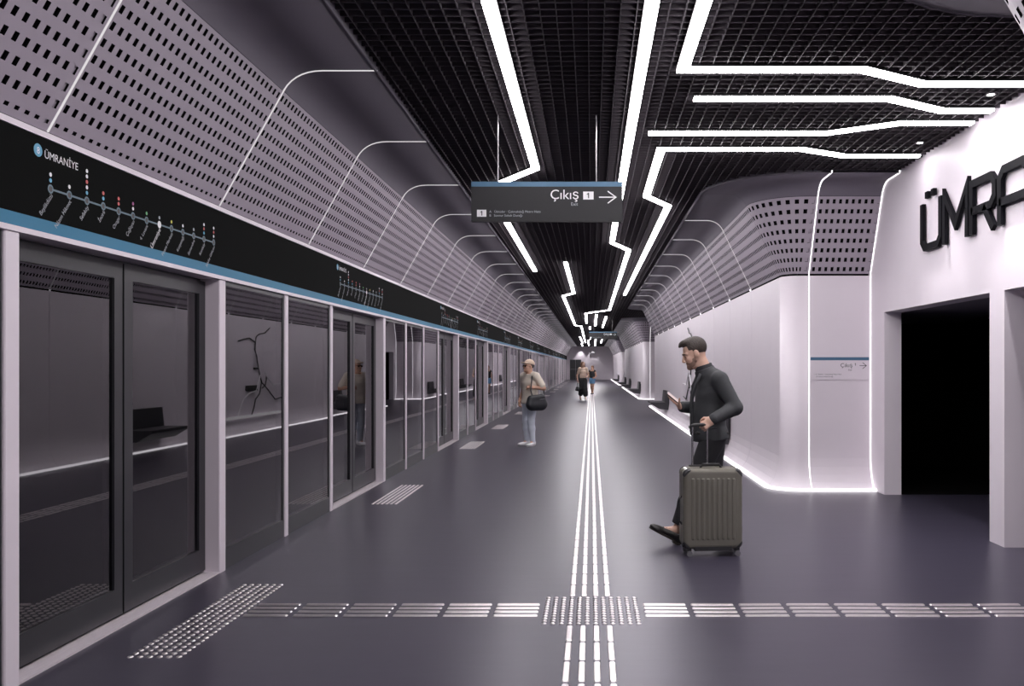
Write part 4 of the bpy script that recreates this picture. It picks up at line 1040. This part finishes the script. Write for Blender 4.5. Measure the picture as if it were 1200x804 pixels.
S = Field(C - .2, C + .2, .008); S.ell(P(-.016, 0, .03), (.102, .083, .085), R); S.cutbox(C, R, (.0, -.2, -.3), (.3, .2, .05)); S.cutbox(C, R, (-.3, -.2, -.3), (.3, .2, -.04)); link('hair', S.mesh('hair', 'hair_dark'), pm)
S = Field(C - .26, C + .26, .008); S.ell(P(-.012, 0, .060), (.110, .090, .085), R); S.cutbox(C, R, (-.3, -.3, -.3), (.3, .3, .042)); S.ell(P(.115, 0, .050), (.075, .075, .012), R, k=.02)
cp = link('cap', S.mesh('cap', 'cap_beige'), pm)
S = Field(P(0, 0, .146) - .03, P(0, 0, .146) + .03, .004); S.ell(P(-.012, 0, .146), (.012, .012, .007), R); link('button', S.mesh('button', 'cap_beige'), cp)
gl = MB(); gl.tube([P(.100, .062, -.004), P(.108, .03, -.002), P(.110, 0, .002), P(.108, -.03, -.002), P(.100, -.062, -.004)], .004, 6); gl.tube([P(.100, .066, -.002), P(0, .086, -.002)], .003, 5); gl.tube([P(.100, -.066, -.002), P(0, -.086, -.002)], .003, 5)
gl = gl.build('sunglasses', 'glasses', pm)
for q in (-1, 1):
    S = Field(P(.104, .034 * q, -.014) - .05, P(.104, .034 * q, -.014) + .05, .004); S.ell(P(.104, .034 * q, -.014), (.006, .029, .021), R); link('lens', S.mesh('lens', 'glasses'), gl)
# shoulder bag hangs from him: a thing of its own
bag = empty('shoulder_bag', K); bag.rotation_euler = (0, 0, yaw); tag(bag, 'black slouchy shoulder bag at the hip of the man in the cap', 'bag')
S = Field((-.22, .10, .62), (.48, .66, 1.16), .009)
S.cap((-.02, .36, .84), (.26, .31, .84), .098, .098, k=.05, sq=.9); S.cap((.0, .355, .98), (.26, .31, .96), .065, .060, k=.08); S.cap((.02, .35, .80), (.22, .315, .80), .085, .085, k=.05)
link('body', S.mesh('body', 'bag_black'), bag)
MB().tube([(.21, .30, 1.02), (.19, .24, 1.12), (.135, .20, 1.25), (.095, .165, 1.38), (.04, .14, 1.455), (-.06, .145, 1.44), (-.125, .20, 1.30), (-.12, .29, 1.12), (-.06, .36, 1.0)], .013, 6).build('strap', 'bag_black', bag)
for a, z in ((.06, 1.0), (.13, .985), (.2, .99), (.10, .94), (.17, .93)): MB().tube([(a, .385 - .2 * (a - .06), z), (a + .02, .392 - .2 * (a - .06), z)], .008, 8).build('buckle', 'chrome', bag)
MB().tube([(-.02, .425, .95), (.10, .405, .94), (.26, .365, .94)], .004, 6).build('zip', 'rod', bag)

# woman in tan top and black culottes
J = figure(1.82, .165, look=(.98, .15, -.08), kneeL=(.13, .08, .52), ankleL=(.20, .07, .10), toeL=(.33, .07, .06), kneeR=(.0, -.08, .52), ankleR=(-.18, -.08, .14), toeR=(-.07, -.08, .05),
           elbowR=(-.06, -.27, 1.16), wristR=(.02, -.27, .92), elbowL=(.02, .25, 1.15), wristL=(.16, .16, 1.08), footR=(.9, 0, -.35))
pw = person((-.40, 40.5, 0), math.atan2(-.96, .28), 'long-haired woman in tan top and black culottes walking far off')
S = body(J, .012, [dict(wrist=J['wristL'], fwd=(.8, -.5, .1), palm=(0, -1, -.3), thumb_side=(0, 0, 1), curl=40), dict(wrist=J['wristR'], fwd=(.05, 0, -1), palm=(0, 1, 0), thumb_side=(1, 0, 0), curl=55)], .98, .88); link('body', S.mesh('body', 'skin'), pw)
S = fld(J, .24, .012); add_torso(S, J, .018, w=.88)
for q in 'LR': add_arm(S, J, q, .018, to=.6)
S.cut((0, 0, 1.02), (0, 0, -1)); S.cut((0, 0, 1.50), (0, 0, 1), (-.2, -.09, 1.4), (.2, .09, 2.1)); link('top', S.mesh('top', 'top_tan'), pw)
S = fld(J, .24, .012); S.cap(J['waist'], J['pelvis'], .095, .12, k=.04, sq=1.3)
for q in 'LR': add_leg(S, J, q, .03, to=.62, flare=.05)
S.cut((0, 0, 1.12), (0, 0, 1)); link('culottes', S.mesh('culottes', 'wide_black'), pw)
for q in 'LR': me, R, C, s_ = shoe_mesh(J, q, .01, None, 'top_tan', .92, collar=-.03); o = link('shoe', me, pw); sole(R, C, s_, o, 'sole')
R, C, P = head_tools(J); S = Field(C - .45, C + .3, .012); S.ell(P(-.022, 0, .035), (.105, .092, .095), R)
for q in (-1, 1): S.cap(P(-.02, .08 * q, .03), P(.015, .10 * q, -.28), .035, .028, k=.03)
S.cap(P(-.08, 0, .03), P(-.10, 0, -.30), .06, .05, k=.05, sq=1.5, ax=R[1]); S.cutbox(C, R, (.035, -.085, -.3), (.3, .085, .07)); link('hair', S.mesh('hair', 'hair_brown'), pw)
hb = empty('handbag', (-.40, 40.5, 0)); hb.rotation_euler = pw.rotation_euler; tag(hb, 'dark handbag carried low by the woman in culottes', 'bag')
S = Field((-.25, -.42, .3), (.32, -.12, .8), .012); S.cap((-.10, -.28, .48), (.16, -.28, .48), .07, .07, k=.03, sq=1.0); S.cap((-.07, -.28, .58), (.13, -.28, .58), .05, .05, k=.06); link('body', S.mesh('body', 'bag_black'), hb)
MB().tube([(-.05, -.275, .62), (-.01, -.272, .78), (.035, -.27, .825), (.08, -.272, .78), (.12, -.275, .62)], .011, 6).build('handle', 'bag_black', hb)
# woman in dark tank top and shorts
J = figure(1.62, .15, look=(.95, -.25, -.1), kneeL=(.10, .075, .47), ankleL=(.17, .07, .09), toeL=(.29, .07, .05), kneeR=(.0, -.075, .46), ankleR=(-.17, -.08, .13), toeR=(-.06, -.08, .05), elbowR=(-.09, -.22, 1.03), wristR=(-.02, -.22, .82),
           elbowL=(.02, .22, 1.03), wristL=(.15, .17, .93), footR=(.9, 0, -.35))
pw2 = person((.06, 48.2, .0075), math.atan2(-.95, -.3), 'woman in dark tank top and blue shorts, farthest person')
S = body(J, .012, [dict(wrist=J['wristL'], fwd=(.8, -.3, -.2), palm=(0, -1, 0), thumb_side=(0, 0, 1), curl=35), dict(wrist=J['wristR'], fwd=(.2, 0, -1), palm=(0, 1, 0), thumb_side=(1, 0, 0), curl=35)], .94, .84); link('body', S.mesh('body', 'skin_tan'), pw2)
S = fld(J, .24, .012); add_torso(S, J, .016, w=.84); S.cut((0, 0, .90), (0, 0, -1)); S.cut((0, 0, 1.30), (0, 0, 1), (-.3, -.09, 1.2), (.3, .09, 2)); link('tank_top', S.mesh('tank_top', 'shirt_dark'), pw2)
S = fld(J, .24, .012); S.cap(J['waist'], J['pelvis'], .09, .112, k=.04, sq=1.3)
for q in 'LR': add_leg(S, J, q, .022, to=.0, thigh=.95)
S.cut((0, 0, .98), (0, 0, 1)); S.cut((0, 0, .60), (0, 0, -1)); sh = link('shorts', S.mesh('shorts', 'shorts_blue'), pw2)
MB().tube([(.07, .175, .66), (.05, .18, .74), (.02, .165, .84)], .012, 6).build('side_stripe', 'trim_pink', sh)
for q in 'LR': me, R, C, s_ = shoe_mesh(J, q, .01, None, 'shoe_grey', .92, .004); o = link('sneaker', me, pw2); sole(R, C, s_, o, 'sole')
R, C, P = head_tools(J); S = Field(C - .36, C + .3, .012); S.ell(P(-.022, 0, .035), (.100, .086, .092), R); S.cap(P(-.10, 0, .04), P(-.15, 0, -.14), .035, .022, k=.03)
S.cutbox(C, R, (.03, -.2, -.3), (.3, .2, .06)); link('hair', S.mesh('hair', 'hair_brown'), pw2)
